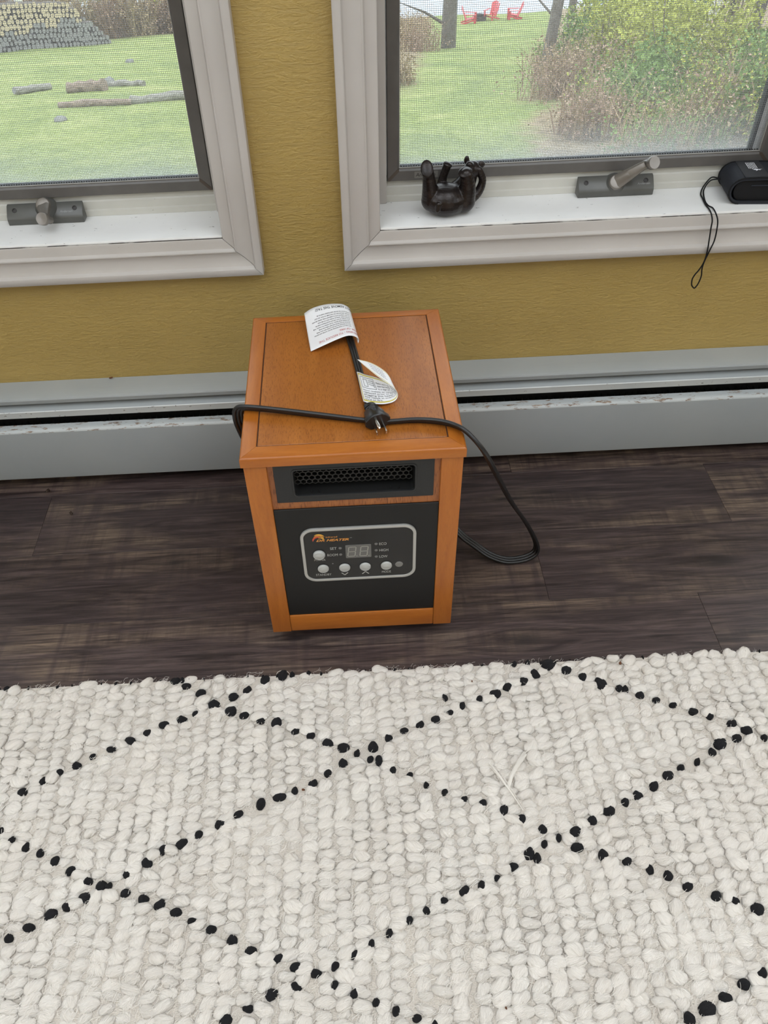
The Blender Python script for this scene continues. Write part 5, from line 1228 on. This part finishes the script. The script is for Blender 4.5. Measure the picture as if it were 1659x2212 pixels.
crumb('leaf_crumb', (0.3990, -0.5640, 0.0168), 0.0034, M_LEAF, 'reddish leaf crumb on the rug near its right far edge', 'crumb')
crumb('leaf_crumb', (0.1640, -0.5830, 0.0168), 0.0018, M_LEAF, 'tiny brown crumb on the rug in front of the heater', 'crumb')
crumb('leaf_crumb', (-0.0960, -0.7450, 0.0168), 0.0026, M_LEAF, 'reddish crumb beside a black knot left of the rug centre', 'crumb')
crumb('leaf_crumb', (0.1440, -1.0230, 0.0168), 0.0018, M_LEAF, 'tiny red crumb on the rug at the bottom edge of the photo', 'crumb')
crumb('leaf_crumb', (-0.6170, -0.0860, 0.0001), 0.0052, M_LEAFD, 'dark leaf scrap on the floor below the baseboard', 'crumb')
crumb('leaf_crumb', (-0.5560, -0.1520, 0.0001), 0.0042, M_LEAFD, 'dark crumb on the floor plank left of the heater', 'crumb')
crumb('leaf_crumb', (-0.4520, -0.0060, 0.2084), 0.0034, M_LEAF, 'small reddish crumb lying on the baseboard heater against the wall', 'crumb')

# ================================================================== OUTSIDE
def gz(x, y):
    yy = max(y, 0.0)
    z = -1.08-0.212*min(yy, 54.0)-0.35*max(0.0, min(yy, 60.0)-54.0)
    return z+0.06*math.sin(x*0.7+yy*0.3)*min(1, yy/8)+0.04*math.sin(x*0.31-yy*0.53)
def make_lawn():
    m, nt, b = nodes_of('lawn_grass'); N = NT(nt)
    v = N.coords((1, 1, 1), kind='World')
    n1 = N.noise(v, 0.8, 5, 0.65, 0.4); n2 = N.noise(v, 9.0, 4, 0.7); n3 = N.noise(v, 0.25, 3)
    g1 = N.ramp(n1, [(0.3, (0.170, 0.218, 0.085)), (0.5, (0.240, 0.288, 0.100)), (0.72, (0.335, 0.362, 0.148))])
    g2 = N.ramp(n2, [(0.3, (0.68, 0.70, 0.68)), (0.7, (1.2, 1.17, 1.17))])
    grass = N.mix(1.0, g1, g2, 'MULTIPLY')
    tan = N.ramp(N.noise(v, 3.0, 5, 0.7), [(0.3, (0.16, 0.125, 0.075)), (0.55, (0.30, 0.235, 0.155)), (0.75, (0.42, 0.34, 0.24))])
    sx = N.n('ShaderNodeSeparateXYZ'); g = N.n('ShaderNodeNewGeometry'); N.l(g.outputs['Position'], sx.inputs[0])
    X, Y = sx.outputs[0], sx.outputs[1]
    wob = N.math('MULTIPLY', N.math('SUBTRACT', n1, 0.5), 3.0)
    # leaf litter: right of the mown strip, and in the belt left of it
    r = N.math('ADD', N.math('SUBTRACT', X, N.math('MULTIPLY', Y, 0.25)), N.math('ADD', wob, 0.0))
    mr = N.ramp(N.math('ADD', N.math('MULTIPLY', r, 0.5), 0.5), [(0.45, (0, 0, 0)), (0.75, (1, 1, 1))])
    d = N.math('ABSOLUTE', N.math('SUBTRACT', X, N.math('SUBTRACT', N.math('MULTIPLY', Y, 0.115), 1.05)))
    d2 = N.math('ADD', d, N.math('MULTIPLY', wob, 0.35))
    ml = N.ramp(N.math('SUBTRACT', 1.25, d2), [(0.25, (0, 0, 0)), (0.75, (1, 1, 1))])
    yg = N.ramp(N.math('MULTIPLY', N.math('SUBTRACT', Y, 15.0), 0.2), [(0.0, (0, 0, 0)), (1.0, (1, 1, 1))])
    ml = N.mix(1.0, ml, yg, 'MULTIPLY')
    yb = N.ramp(N.math('MULTIPLY', N.math('SUBTRACT', Y, 44.0), 0.25), [(0.0, (0, 0, 0)), (1.0, (1, 1, 1))])
    xl = N.ramp(N.math('MULTIPLY', N.math('SUBTRACT', 1.0, X), 0.5), [(0.0, (0, 0, 0)), (1.0, (1, 1, 1))])
    mb_ = N.mix(1.0, yb, xl, 'MULTIPLY')
    k = N.mix(1.0, N.mix(1.0, mr, ml, 'LIGHTEN'), mb_, 'LIGHTEN')
    N.l(N.mix(k, grass, tan), b.inputs['Base Color'])
    b.inputs['Roughness'].default_value = 0.9; b.inputs['Specular IOR Level'].default_value = 0.1
    N.l(N.bump(n2, 0.6, 0.05), b.inputs['Normal'])
    return m
xs = np.arange(-72, 72.1, 0.9); ys = np.concatenate([np.arange(-14, 2, 1.6), np.arange(2, 62, 0.6)])
V = np.array([(x, y, gz(x, y)) for y in ys for x in xs]); nx = len(xs)
F = np.array([(j*nx+i, j*nx+i+1, (j+1)*nx+i+1, (j+1)*nx+i) for j in range(len(ys)-1) for i in range(nx-1)])
lawn = link('lawn', np_mesh('lawn', V, F), make_lawn())
tag(lawn, 'green lawn sloping down from the house to the lake', 'lawn', kind='structure')
M_WATER = noisy('lake_water', [(0.3, (0.13, 0.165, 0.21)), (0.7, (0.19, 0.23, 0.28))], 0.6, (0.3, 2, 1), rough=0.18, spec=0.6, bump=0.15, bdist=0.1, kind='World')
lake = MB().add([(-260, 50, -12.25), (260, 50, -12.25), (260, 420, -12.25), (-260, 420, -12.25)], [(0, 1, 2, 3)]).build('lake', M_WATER)
tag(lake, 'pale grey lake water beyond the lawn', 'lake', kind='structure')

M_BARK = noisy('grey_brown_bark', [(0.3, (0.085, 0.070, 0.060)), (0.7, (0.20, 0.175, 0.155))], 6, (6, 6, 1.2), rough=0.9, bump=0.6, bdist=0.03, rand=9.0)
M_BIRCH = noisy('pale_birch_bark', [(0.32, (0.10, 0.09, 0.08)), (0.42, (0.55, 0.53, 0.50)), (0.8, (0.70, 0.68, 0.65))], 3, (1, 1, 5), rough=0.8, rand=9.0)
M_DARKBARK = noisy('dark_bark', [(0.3, (0.050, 0.042, 0.036)), (0.7, (0.12, 0.10, 0.085))], 6, (6, 6, 1.2), rough=0.9, rand=9.0)
M_TWIG = noisy('twig_brown', [(0.3, (0.11, 0.085, 0.065)), (0.7, (0.22, 0.175, 0.14))], 3, rough=0.9, rand=9.0)
def leafmat(name, c0, c1):
    m, nt, b = nodes_of(name); N = NT(nt)
    N.l(N.ramp(N.noise(N.coords((1, 1, 1), kind='World'), 7, 4), [(0.3, c0), (0.7, c1)]), b.inputs['Base Color'])
    b.inputs['Roughness'].default_value = 0.6; b.inputs['Specular IOR Level'].default_value = 0.2
    b.inputs['Transmission Weight'].default_value = 0.0
    b.inputs['Subsurface Weight'].default_value = 0.0
    return m
M_LYEL = leafmat('spring_leaf_yellow', (0.24, 0.27, 0.045), (0.46, 0.47, 0.10))
M_LGRN = leafmat('leaf_mid_green', (0.10, 0.17, 0.045), (0.22, 0.32, 0.085))
M_LDRK = leafmat('spruce_needle', (0.045, 0.085, 0.045), (0.11, 0.17, 0.085))
M_LTAN = leafmat('dry_grass_tan', (0.26, 0.19, 0.11), (0.47, 0.37, 0.24))
M_LPNK = leafmat('dry_brush_rust', (0.24, 0.155, 0.11), (0.42, 0.30, 0.22))

def cloud_leaves(g, n, cx, cy, cz, rx, ry, rz, size):
    """leaf quads scattered through an ellipsoid, in loose clumps"""
    nc = max(5, n//22); cl = g.normal(0, 0.46, (nc, 3)); cl /= np.maximum(1, np.linalg.norm(cl, axis=1))[:, None]
    c = cl[g.integers(0, nc, n)]+g.normal(0, 0.13, (n, 3))
    C = c*np.array([rx, ry, rz])+np.array([cx, cy, cz])
    u = g.normal(0, 1, (n, 3)); u /= np.linalg.norm(u, axis=1)[:, None]
    w_ = g.normal(0, 1, (n, 3)); v = np.cross(u, w_); v /= np.linalg.norm(v, axis=1)[:, None]
    s_ = size*g.uniform(0.6, 1.4, n)[:, None]
    V = np.stack([C-u*s_, C+v*s_*0.55, C+u*s_, C-v*s_*0.55], 1).reshape(-1, 3)
    F = np.arange(4*n).reshape(-1, 4)
    return V, F
def stems(g, n, h, rad, r0, lean=0.35):
    mb = MB()
    for _ in range(n):
        a = g.uniform(0, 6.28); q = g.uniform(0, rad*0.35); l_ = h*g.uniform(0.6, 1.05); ln_ = g.uniform(0.1, 1)*lean
        p0 = Vector((q*math.cos(a), q*math.sin(a), -0.1)); p2 = p0+Vector((math.cos(a)*ln_*l_, math.sin(a)*ln_*l_, l_))
        p1 = p0.lerp(p2, 0.5)+Vector((g.normal(0, 0.06), g.normal(0, 0.06), 0.08))*l_*0.5
        mb.tube([p0, p1, p2], [r0, r0*0.7, r0*0.25], 5)
    return mb
def shrub(name, x, y, rad, h, mleaf, n, size, label, group, nst=7, lift=0.55, cat='shrub'):
    g = np.random.default_rng(int(abs(x*131+y*977)*10) % 99991)
    o = empty(name, (x, y, gz(x, y)))
    V, F = cloud_leaves(g, n, 0, 0, h*lift, rad, rad, h*0.5, size)
    tag(link('foliage', np_mesh('foliage', V, F), mleaf, o), kind='stuff')
    stems(g, nst, h*0.95, rad, 0.012+h*0.006).build('stem', M_TWIG, o, sm=60)
    tag(o, label, cat, group)
    return o
def tuft(name, x, y, rad, h, m, n, wd, label, group, cat='brush', m2=None):
    """a thicket of thin dry stems carrying small leaf specks"""
    g = np.random.default_rng(int(abs(x*71+y*313)*10) % 99991); Vs = []; Fs = []; k = 0; tips = []
    for _ in range(n):
        a, q = g.uniform(0, 6.28), rad*math.sqrt(g.random()); bx, by = q*math.cos(a), q*math.sin(a)
        b0 = g.uniform(0, 6.28); l_ = h*g.uniform(0.3, 1.1); ln_ = g.normal(0, 0.42); c = g.uniform(0, 6.28)
        dx, dy = math.cos(c)*ln_*l_, math.sin(c)*ln_*l_; wx, wy = math.cos(b0)*wd, math.sin(b0)*wd
        Vs += [(bx-wx, by-wy, -0.05), (bx+wx, by+wy, -0.05), (bx+dx*0.4+wx*0.8, by+dy*0.4+wy*0.8, l_*0.6), (bx+dx*0.4-wx*0.8, by+dy*0.4-wy*0.8, l_*0.6), (bx+dx, by+dy, l_)]
        Fs += [(k, k+1, k+2), (k, k+2, k+3), (k+3, k+2, k+4)]; k += 5
        tips.append((bx+dx*g.uniform(0.2, 1), by+dy*g.uniform(0.2, 1), l_*g.uniform(0.15, 1)))
    o = empty(name, (x, y, gz(x, y)))
    tag(link('dry_stem', np_mesh('dry_stem', np.array(Vs), np.array(Fs)), m, o), kind='stuff')
    T_ = np.array(tips); N2 = n*7; C = T_[g.integers(0, n, N2)]+g.normal(0, 0.09, (N2, 3)); C[:, 2] = np.abs(C[:, 2])
    u = g.normal(0, 1, (N2, 3)); u /= np.linalg.norm(u, axis=1)[:, None]
    v = np.cross(u, g.normal(0, 1, (N2, 3))); v /= np.linalg.norm(v, axis=1)[:, None]
    s_ = wd*3.0*g.uniform(0.6, 1.4, N2)[:, None]
    V = np.stack([C-u*s_, C+v*s_*0.6, C+u*s_, C-v*s_*0.6], 1).reshape(-1, 3)
    tag(link('leaf_speck', np_mesh('leaf_speck', V, np.arange(4*N2).reshape(-1, 4)), m2 or m, o), kind='stuff')
    return tag(o, label, cat, group)
def trunk(name, x, y, r, h, m, lean, label, branches=5, cat='tree', group=None):
    g = random.Random(int(x*100)); o = empty(name, (x, y, gz(x, y)))
    pts = [(0, 0, -0.2), (lean[0]*0.02, lean[1]*0.02, 0.15), (lean[0]*0.3, lean[1]*0.3, h*0.3), (lean[0]*0.62, lean[1]*0.62, h*0.62), (lean[0], lean[1], h)]
    P = catmull(pts, 4); n = len(P)
    MB().tube(P, [r*(1.35-0.35*min(1, i/3))*(1-0.55*i/n) for i in range(n)], 12).build('trunk', m, o, sm=60)
    for k in range(branches):
        u = g.uniform(0.35, 0.95); p = P[int(u*(n-1))]; a = g.uniform(0, 6.28); l_ = g.uniform(0.8, 2.0)
        q = p+Vector((math.cos(a)*l_, math.sin(a)*l_, l_*0.5))
        MB().tube([p, p.lerp(q, 0.5)+Vector((0, 0, 0.08)), q], [r*0.22, r*0.14, r*0.04], 6).build('branch', m, o, sm=60)
    return tag(o, label, cat, group)

trunk('tree', 3.79, 28.44, 0.29, 9, M_BARK, (0.15, 0.2), 'thick grey-brown tree trunk on the lawn left of the red chairs')
trunk('tree', 4.09, 15.81, 0.13, 8, M_BARK, (0.75, 0.2), 'slim grey tree trunk in front of the brush beside the mown strip')
trunk('tree', 8.72, 31.96, 0.17, 9, M_BARK, (0.25, 0.2), 'slender brown trunk by the lake right of the red chairs')
trunk('tree', 10.39, 35.97, 0.12, 9, M_BARK, (0.3, 0.2), 'thin faint trunk at the lake edge beside the dark spruce')
trunk('birch_tree', 9.25, 21.08, 0.15, 8, M_BIRCH, (1.7, 0.5), 'pale leaning birch trunk among the brush')
trunk('tree', 9.73, 19.41, 0.16, 8, M_DARKBARK, (0.5, 0.2), 'dark stout trunk at the right behind the green brush')
trunk('tree', 12.0, 25.93, 0.12, 8, M_DARKBARK, (0.3, 0.2), 'thin dark trunk between the birch and the dark stout trunk')
trunk('tree', 11.2, 18.6, 0.10, 8, M_DARKBARK, (-0.2, 0.2), 'thin dark trunk at the far right of the brush')
trunk('birch_tree', -14.9, 43.5, 0.20, 9, M_BIRCH, (-0.5, 0.3), 'pale birch trunk standing behind the woodpile')
trunk('birch_tree', -13.4, 47.5, 0.13, 9, M_BIRCH, (-0.3, 0.3), 'thin pale trunk behind the woodpile, left of a pair')
trunk('birch_tree', -12.2, 48.5, 0.15, 9, M_BIRCH, (-0.3, 0.3), 'thin pale trunk behind the woodpile, right of a pair')
trunk('tree', -8.2, 46.5, 0.18, 9, M_BARK, (0.0, 0.3), 'grey trunk in the brush right of the woodpile')

# spruce: whorls of drooping boughs
def spruce(x, y, h, r, label):
    o = empty('spruce_tree', (x, y, gz(x, y))); g = np.random.default_rng(8)
    MB().tube([(0, 0, -0.2), (0, 0, h*0.5), (0, 0, h)], [0.14, 0.09, 0.02], 8).build('trunk', M_DARKBARK, o, sm=60)
    Vs = []; n = 5200
    zz_ = g.uniform(0.02, 1.0, n); rr_ = r*(1-zz_*0.85)*np.sqrt(g.uniform(0.05, 1, n)); aa = g.integers(0, 11, n)*0.5712+g.normal(0, 0.16, n)+zz_*9
    C = np.stack([rr_*np.cos(aa), rr_*np.sin(aa), np.round(zz_*14)/14*h*0.98+0.15-rr_*0.28+g.normal(0, 0.06, n)], 1)
    D = np.stack([np.cos(aa), np.sin(aa), -0.35*np.ones(n)], 1)+g.normal(0, 0.35, (n, 3)); D /= np.linalg.norm(D, axis=1)[:, None]
    U = np.cross(D, g.normal(0, 1, (n, 3))); U /= np.linalg.norm(U, axis=1)[:, None]
    s_ = 0.15*g.uniform(0.6, 1.3, n)[:, None]
    V = np.stack([C-D*s_, C+U*s_*0.3, C+D*s_, C-U*s_*0.3], 1).reshape(-1, 3)
    tag(link('bough', np_mesh('bough', V, np.arange(4*n).reshape(-1, 4)), M_LDRK, o), kind='stuff')
    return tag(o, label, 'tree')
spruce(8.9, 24.2, 6.0, 2.3, 'dark green spruce between the lake and the yellow shrubs')

G1, G2, G3, G4 = 'yellow-green shrubs right of the mown strip', 'green undergrowth at the right', 'dry brush right of the mown strip', 'rusty brush behind the lawn'
gr = random.Random(21)
for x, y, r_, h_ in [(6.2, 15.2, 1.0, 1.9), (5.7, 16.8, 1.0, 1.6), (5.6, 13.4, 0.8, 1.5), (6.7, 13.7, 0.9, 1.6), (6.5, 17.8, 1.0, 1.8), (6.9, 20.2, 1.1, 2.2), (9.4, 24.5, 1.2, 2.4), (11.6, 25.5, 1.3, 2.6), (13.0, 27.5, 1.4, 3.0), (11.0, 29.0, 1.5, 3.0), (13.4, 31.0, 1.5, 3.4)]:
    shrub('spring_shrub', x, y, r_, h_, M_LYEL, 2200, 0.036, 'yellow-green leafing shrub in the brush behind the right window', G1)
for x, y, r_, h_ in [(6.9, 11.6, 0.9, 0.95), (7.3, 12.8, 0.9, 0.9), (6.3, 10.2, 0.8, 1.0), (7.6, 14.4, 0.9, 0.75), (8.4, 16.0, 0.8, 0.45), (6.0, 11.0, 0.7, 0.9), (5.0, 12.2, 0.7, 0.9), (4.8, 16.8, 0.6, 1.0), (6.4, 20.0, 0.9, 1.5), (4.3, 10.9, 0.6, 0.7), (5.6, 9.4, 0.6, 0.7)]:
    shrub('green_shrub', x, y, r_, h_, M_LGRN, 1700, 0.034, 'mid-green shrub in the brush behind the right window', G2)
k = 0
for _ in range(80):
    y = gr.uniform(7.6, 21); x = 0.25*y+gr.uniform(0.2, 4.2)*(0.5+y/20)
    cn = {M_LTAN.name: 'tan', M_LPNK.name: 'rusty', M_LGRN.name: 'green', M_LYEL.name: 'yellow-green'}
    m_ = gr.choice((M_LTAN, M_LTAN, M_LPNK, M_LGRN, M_LYEL)); m2_ = gr.choice((M_LYEL, M_LGRN, M_LTAN, M_LPNK))
    if x-0.25*y < 1.3: m_ = gr.choice((M_LTAN, M_LPNK)); m2_ = gr.choice((M_LPNK, M_LTAN))
    far_ = 'close to the window' if y < 11 else ('halfway to the shrubs' if y < 15 else 'among the shrubs')
    hh_ = gr.uniform(0.45, 0.95)*(0.45 if (x/(y+1.26) > 0.36 and y > 12.5) else 1.0)
    tuft('brush_clump', x, y, gr.uniform(0.35, 0.7), hh_, m_, 110, 0.0045+0.0003*y, 'wispy brush clump with %s stems and %s leaves, %s' % (cn[m_.name], cn[m2_.name], far_), G3, 'brush', m2_)
for _ in range(16):
    y = gr.uniform(17, 42); x = 0.115*y-1.05+gr.uniform(-0.75, 0.75)
    tuft('brush_clump', x, y, gr.uniform(0.4, 0.7), gr.uniform(0.5, 1.1), gr.choice((M_LTAN, M_LPNK, M_LTAN)), 95, 0.010, 'wispy clump of dry brush at the left edge of the mown strip', 'dry brush left of the mown strip', 'brush')
for x in np.arange(-20.5, -5.8, 1.15):
    y = 46.2+0.10*(x+8)+gr.uniform(0, 1.6)
    tuft('brush_thicket', float(x), y, 0.85, gr.uniform(1.8, 3.2), gr.choice((M_LPNK, M_LTAN, M_LPNK)), 300, 0.018, ('tall rusty brush thicket directly behind the woodpile' if x < -12 else 'tall rusty brush thicket right of the woodpile, behind the lawn'), G4, 'brush')
for x in np.arange(-21, -5.5, 2.3):
    shrub('spring_shrub', float(x)+gr.uniform(-0.6, 0.6), 48.5+gr.uniform(0, 3), 1.4, gr.uniform(2.4, 4.0), gr.choice((M_LGRN, M_LGRN, M_LYEL)), 900, 0.085, 'leafing shrub in the thicket behind the left lawn', 'green shrubs behind the left lawn', nst=5)

# --- woodpile: every log its own object
M_END1 = noisy('fresh_log_end', [(0.3, (0.36, 0.27, 0.16)), (0.7, (0.62, 0.53, 0.38))], 14, rough=0.8, rand=17.0)
M_END2 = noisy('weathered_log_end', [(0.3, (0.15, 0.145, 0.145)), (0.7, (0.34, 0.33, 0.33))], 14, rough=0.85, rand=17.0)
def log_mesh(sides, seed, m_end):
    g = random.Random(seed); mb = MB(); lobes = [g.uniform(0.86, 1.12) for _ in range(sides)]
    vs_ = []
    for yy in (-0.5, 0.5):
        for i in range(sides):
            a = 2*math.pi*i/sides; vs_.append((lobes[i]*math.cos(a), yy, lobes[i]*math.sin(a)))
    mb.add(vs_, [(i, (i+1) % sides, (i+1) % sides+sides, i+sides) for i in range(sides)], 0)
    mb.add(vs_, [tuple(range(sides-1, -1, -1)), tuple(range(sides, 2*sides))], 1)
    me = mb.mesh('firewood_log'); me.materials.append(M_BARK); me.materials.append(m_end); return me
LF = [log_mesh(9, i, M_END1) for i in range(3)]+[log_mesh(5, 50+i, M_END1) for i in range(2)]
LW = [log_mesh(9, 20+i, M_END2) for i in range(3)]+[log_mesh(5, 70+i, M_END2) for i in range(2)]
A_ = Vector((-14.3, 33.8)); B_ = Vector((-10.28, 40.3)); ax_ = (B_-A_); LP = ax_.length; ax_.normalize()
rot = math.atan2(ax_.y, ax_.x)
rowi = 0; zrow = 0.10; cnt = 0
while zrow < 1.75:
    s_ = 0.1+(0.11 if rowi % 2 else 0)
    while s_ < LP:
        u = s_/LP; top = 1.72 if u < 0.70 else 1.72*max(0.0, (1-u)/0.30)**0.9
        if zrow < top-0.02:
            p = A_+ax_*s_; fresh = (zrow > 0.35+1.05*max(0.0, u-0.05)+0.10*math.sin(s_*4)) or (u < 0.18 and zrow > 0.25)
            r_ = gr.uniform(0.075, 0.118)
            o = link('firewood_log', gr.choice(LF if fresh else LW)); o.scale = (r_, gr.uniform(0.44, 0.52), r_)
            o.location = (p.x, p.y, gz(p.x, p.y)+zrow+gr.uniform(-0.025, 0.025)); o.rotation_euler = (0, gr.uniform(0, 6.28), rot)
            course = ('bottom course', 'second course up', 'third course up', 'fourth course up', 'fifth course up', 'sixth course up', 'seventh course up', 'eighth course up', 'top course')[min(rowi, 8)]
            where = 'left end' if u < 0.36 else ('middle' if u < 0.68 else 'sloping right end')
            tag(o, '%s log at the %s of the woodpile, %s' % ('tan cut' if fresh else 'weathered grey', where, course), 'log', 'logs stacked in the woodpile')
            cnt += 1
        s_ += gr.uniform(0.185, 0.235)
    zrow += 0.186; rowi += 1

# --- felled wood and stones on the left lawn
M_OLDLOG = noisy('weathered_wood', [(0.3, (0.15, 0.14, 0.12)), (0.7, (0.36, 0.34, 0.30))], 5, (1, 6, 6), rough=0.9)
M_REDLOG = noisy('reddish_wood', [(0.3, (0.13, 0.095, 0.07)), (0.7, (0.34, 0.265, 0.21))], 5, (1, 6, 6), rough=0.9)
M_STONE = noisy('field_stone', [(0.3, (0.13, 0.13, 0.125)), (0.7, (0.27, 0.265, 0.25))], 6, rough=0.95)
def lawn_log(x, y, l_, r, ang, m, label, n=9):
    g = random.Random(int(x*37+y*91)); o = empty('felled_log', (x, y, gz(x, y)), ang)
    P = [Vector((-l_/2+l_*i/6, g.uniform(-0.04, 0.04), r*0.75+g.uniform(-0.02, 0.02)-0.212*0)) for i in range(7)]
    sl = -0.212*math.sin(ang)
    for p in P: p.z += sl*p.x
    MB().tube(P, [r*g.uniform(0.82, 1.12) for _ in P], n).build('log_body', m, o, sm=50)
    MB().lathe([(r*0.8, 0), (r*0.78, 0.012), (0, 0.014)], 10, P[0], P[0]-P[1]).build('cut_end', M_END2, o)
    return tag(o, label, 'log')
def at(x, y): return x, y
lawn_log(-6.95, 18.7, 0.95, 0.085, 0.95, M_OLDLOG, 'pale short log lying aslant on the lawn, leftmost of the felled wood')
lawn_log(-5.50, 17.9, 0.80, 0.13, 0.10, M_REDLOG, 'thick reddish log chunk on the lawn amid the felled wood')
lawn_log(-4.85, 18.9, 0.85, 0.07, -0.10, M_OLDLOG, 'thin pale log behind the reddish chunk on the lawn')
lawn_log(-4.70, 15.4, 1.40, 0.065, -0.02, M_REDLOG, 'long thin pinkish log lying across the lawn, nearest the window')
lawn_log(-3.45, 15.9, 1.35, 0.085, 0.50, M_OLDLOG, 'long grey log beside the window frame on the lawn')
def stone(x, y, r, label):
    g = random.Random(int(x*53)); bm = bmesh.new(); bmesh.ops.create_icosphere(bm, subdivisions=2, radius=1)
    for v in bm.verts: v.co = v.co*r*g.uniform(0.85, 1.12); v.co.z *= 0.6
    me = bpy.data.meshes.new('stone'); bm.to_mesh(me); bm.free(); smooth(me)
    o = link('stone', me, M_STONE); o.location = (x, y, gz(x, y)+r*0.08); return tag(o, label, 'stone')
stone(-5.66, 20.5, 0.16, 'grey stone behind the felled logs on the lawn')
stone(-6.63, 27.36, 0.15, 'small grey stone alone far up the left lawn')
stone(-4.94, 13.86, 0.12, 'small flat stone in the grass in front of the felled logs')

# --- red lawn chairs by the lake
M_RCH = plain('faded_red_paint', (0.60, 0.085, 0.095), 0.5)
def lawn_chair(x, y, rz, label):
    o = empty('lawn_chair', (x, y, gz(x, y)), rz); o.scale = (0.76, 0.76, 0.76)
    for i in range(5):                                     # seat slats, sloping back
        yy = -0.28+i*0.125; MB().box(-0.27, 0.27, yy, yy+0.105, 0.36-0.035*i, 0.385-0.035*i).build('seat_slat', M_RCH, o)
    for i in range(5):                                     # fan back
        xx = -0.26+i*0.108; top = 1.02-0.04*abs(i-2)**1.6
        q = [(xx, 0.30, 0.20), (xx+0.095, 0.30, 0.20), (xx*1.15+0.105, 0.62, top), (xx*1.15-0.005, 0.62, top)]
        MB().add(q+[(a, b+0.02, c+0.008) for a, b, c in q], [(0, 1, 2, 3), (7, 6, 5, 4), (0, 4, 5, 1), (1, 5, 6, 2), (2, 6, 7, 3), (3, 7, 4, 0)]).build('back_slat', M_RCH, o)
    for sx in (-1, 1):
        MB().box(sx*0.33-0.06, sx*0.33+0.06, -0.34, 0.42, 0.56, 0.585).build('arm', M_RCH, o)
        MB().box(sx*0.30-0.02, sx*0.30+0.02, -0.33, -0.20, -0.05, 0.56).build('leg', M_RCH, o)
        MB().prism([(-0.30, 0.34), (-0.30, 0.24), (0.60, -0.05), (0.70, -0.05), (0.70, 0.02)], 'x', sx*0.29-0.015, sx*0.29+0.015).build('leg', M_RCH, o)
    return tag(o, label, 'chair', 'red lawn chairs by the lake')
lawn_chair(6.85, 43.83, 1.35, 'red slatted lawn chair nearest the thick trunk')
lawn_chair(8.0, 44.9, -0.7, 'red slatted lawn chair in the middle beside the dark fire ring')
lawn_chair(9.0, 44.2, -1.6, 'red slatted lawn chair standing apart on the right')
fp = MB().lathe([(0.0, 0.02), (0.34, 0.02), (0.36, 0.30), (0.42, 0.32), (0.44, 0.28), (0.44, -0.1), (0.0, -0.1)], 20).build('fire_ring', plain('charred_iron', (0.06, 0.05, 0.045), 0.8), sm=40)
fp.location = (7.45, 45.0, gz(7.45, 45.0)); fp.scale = (0.8, 0.8, 0.8); tag(fp, 'low dark fire ring between the red lawn chairs', 'fire pit')
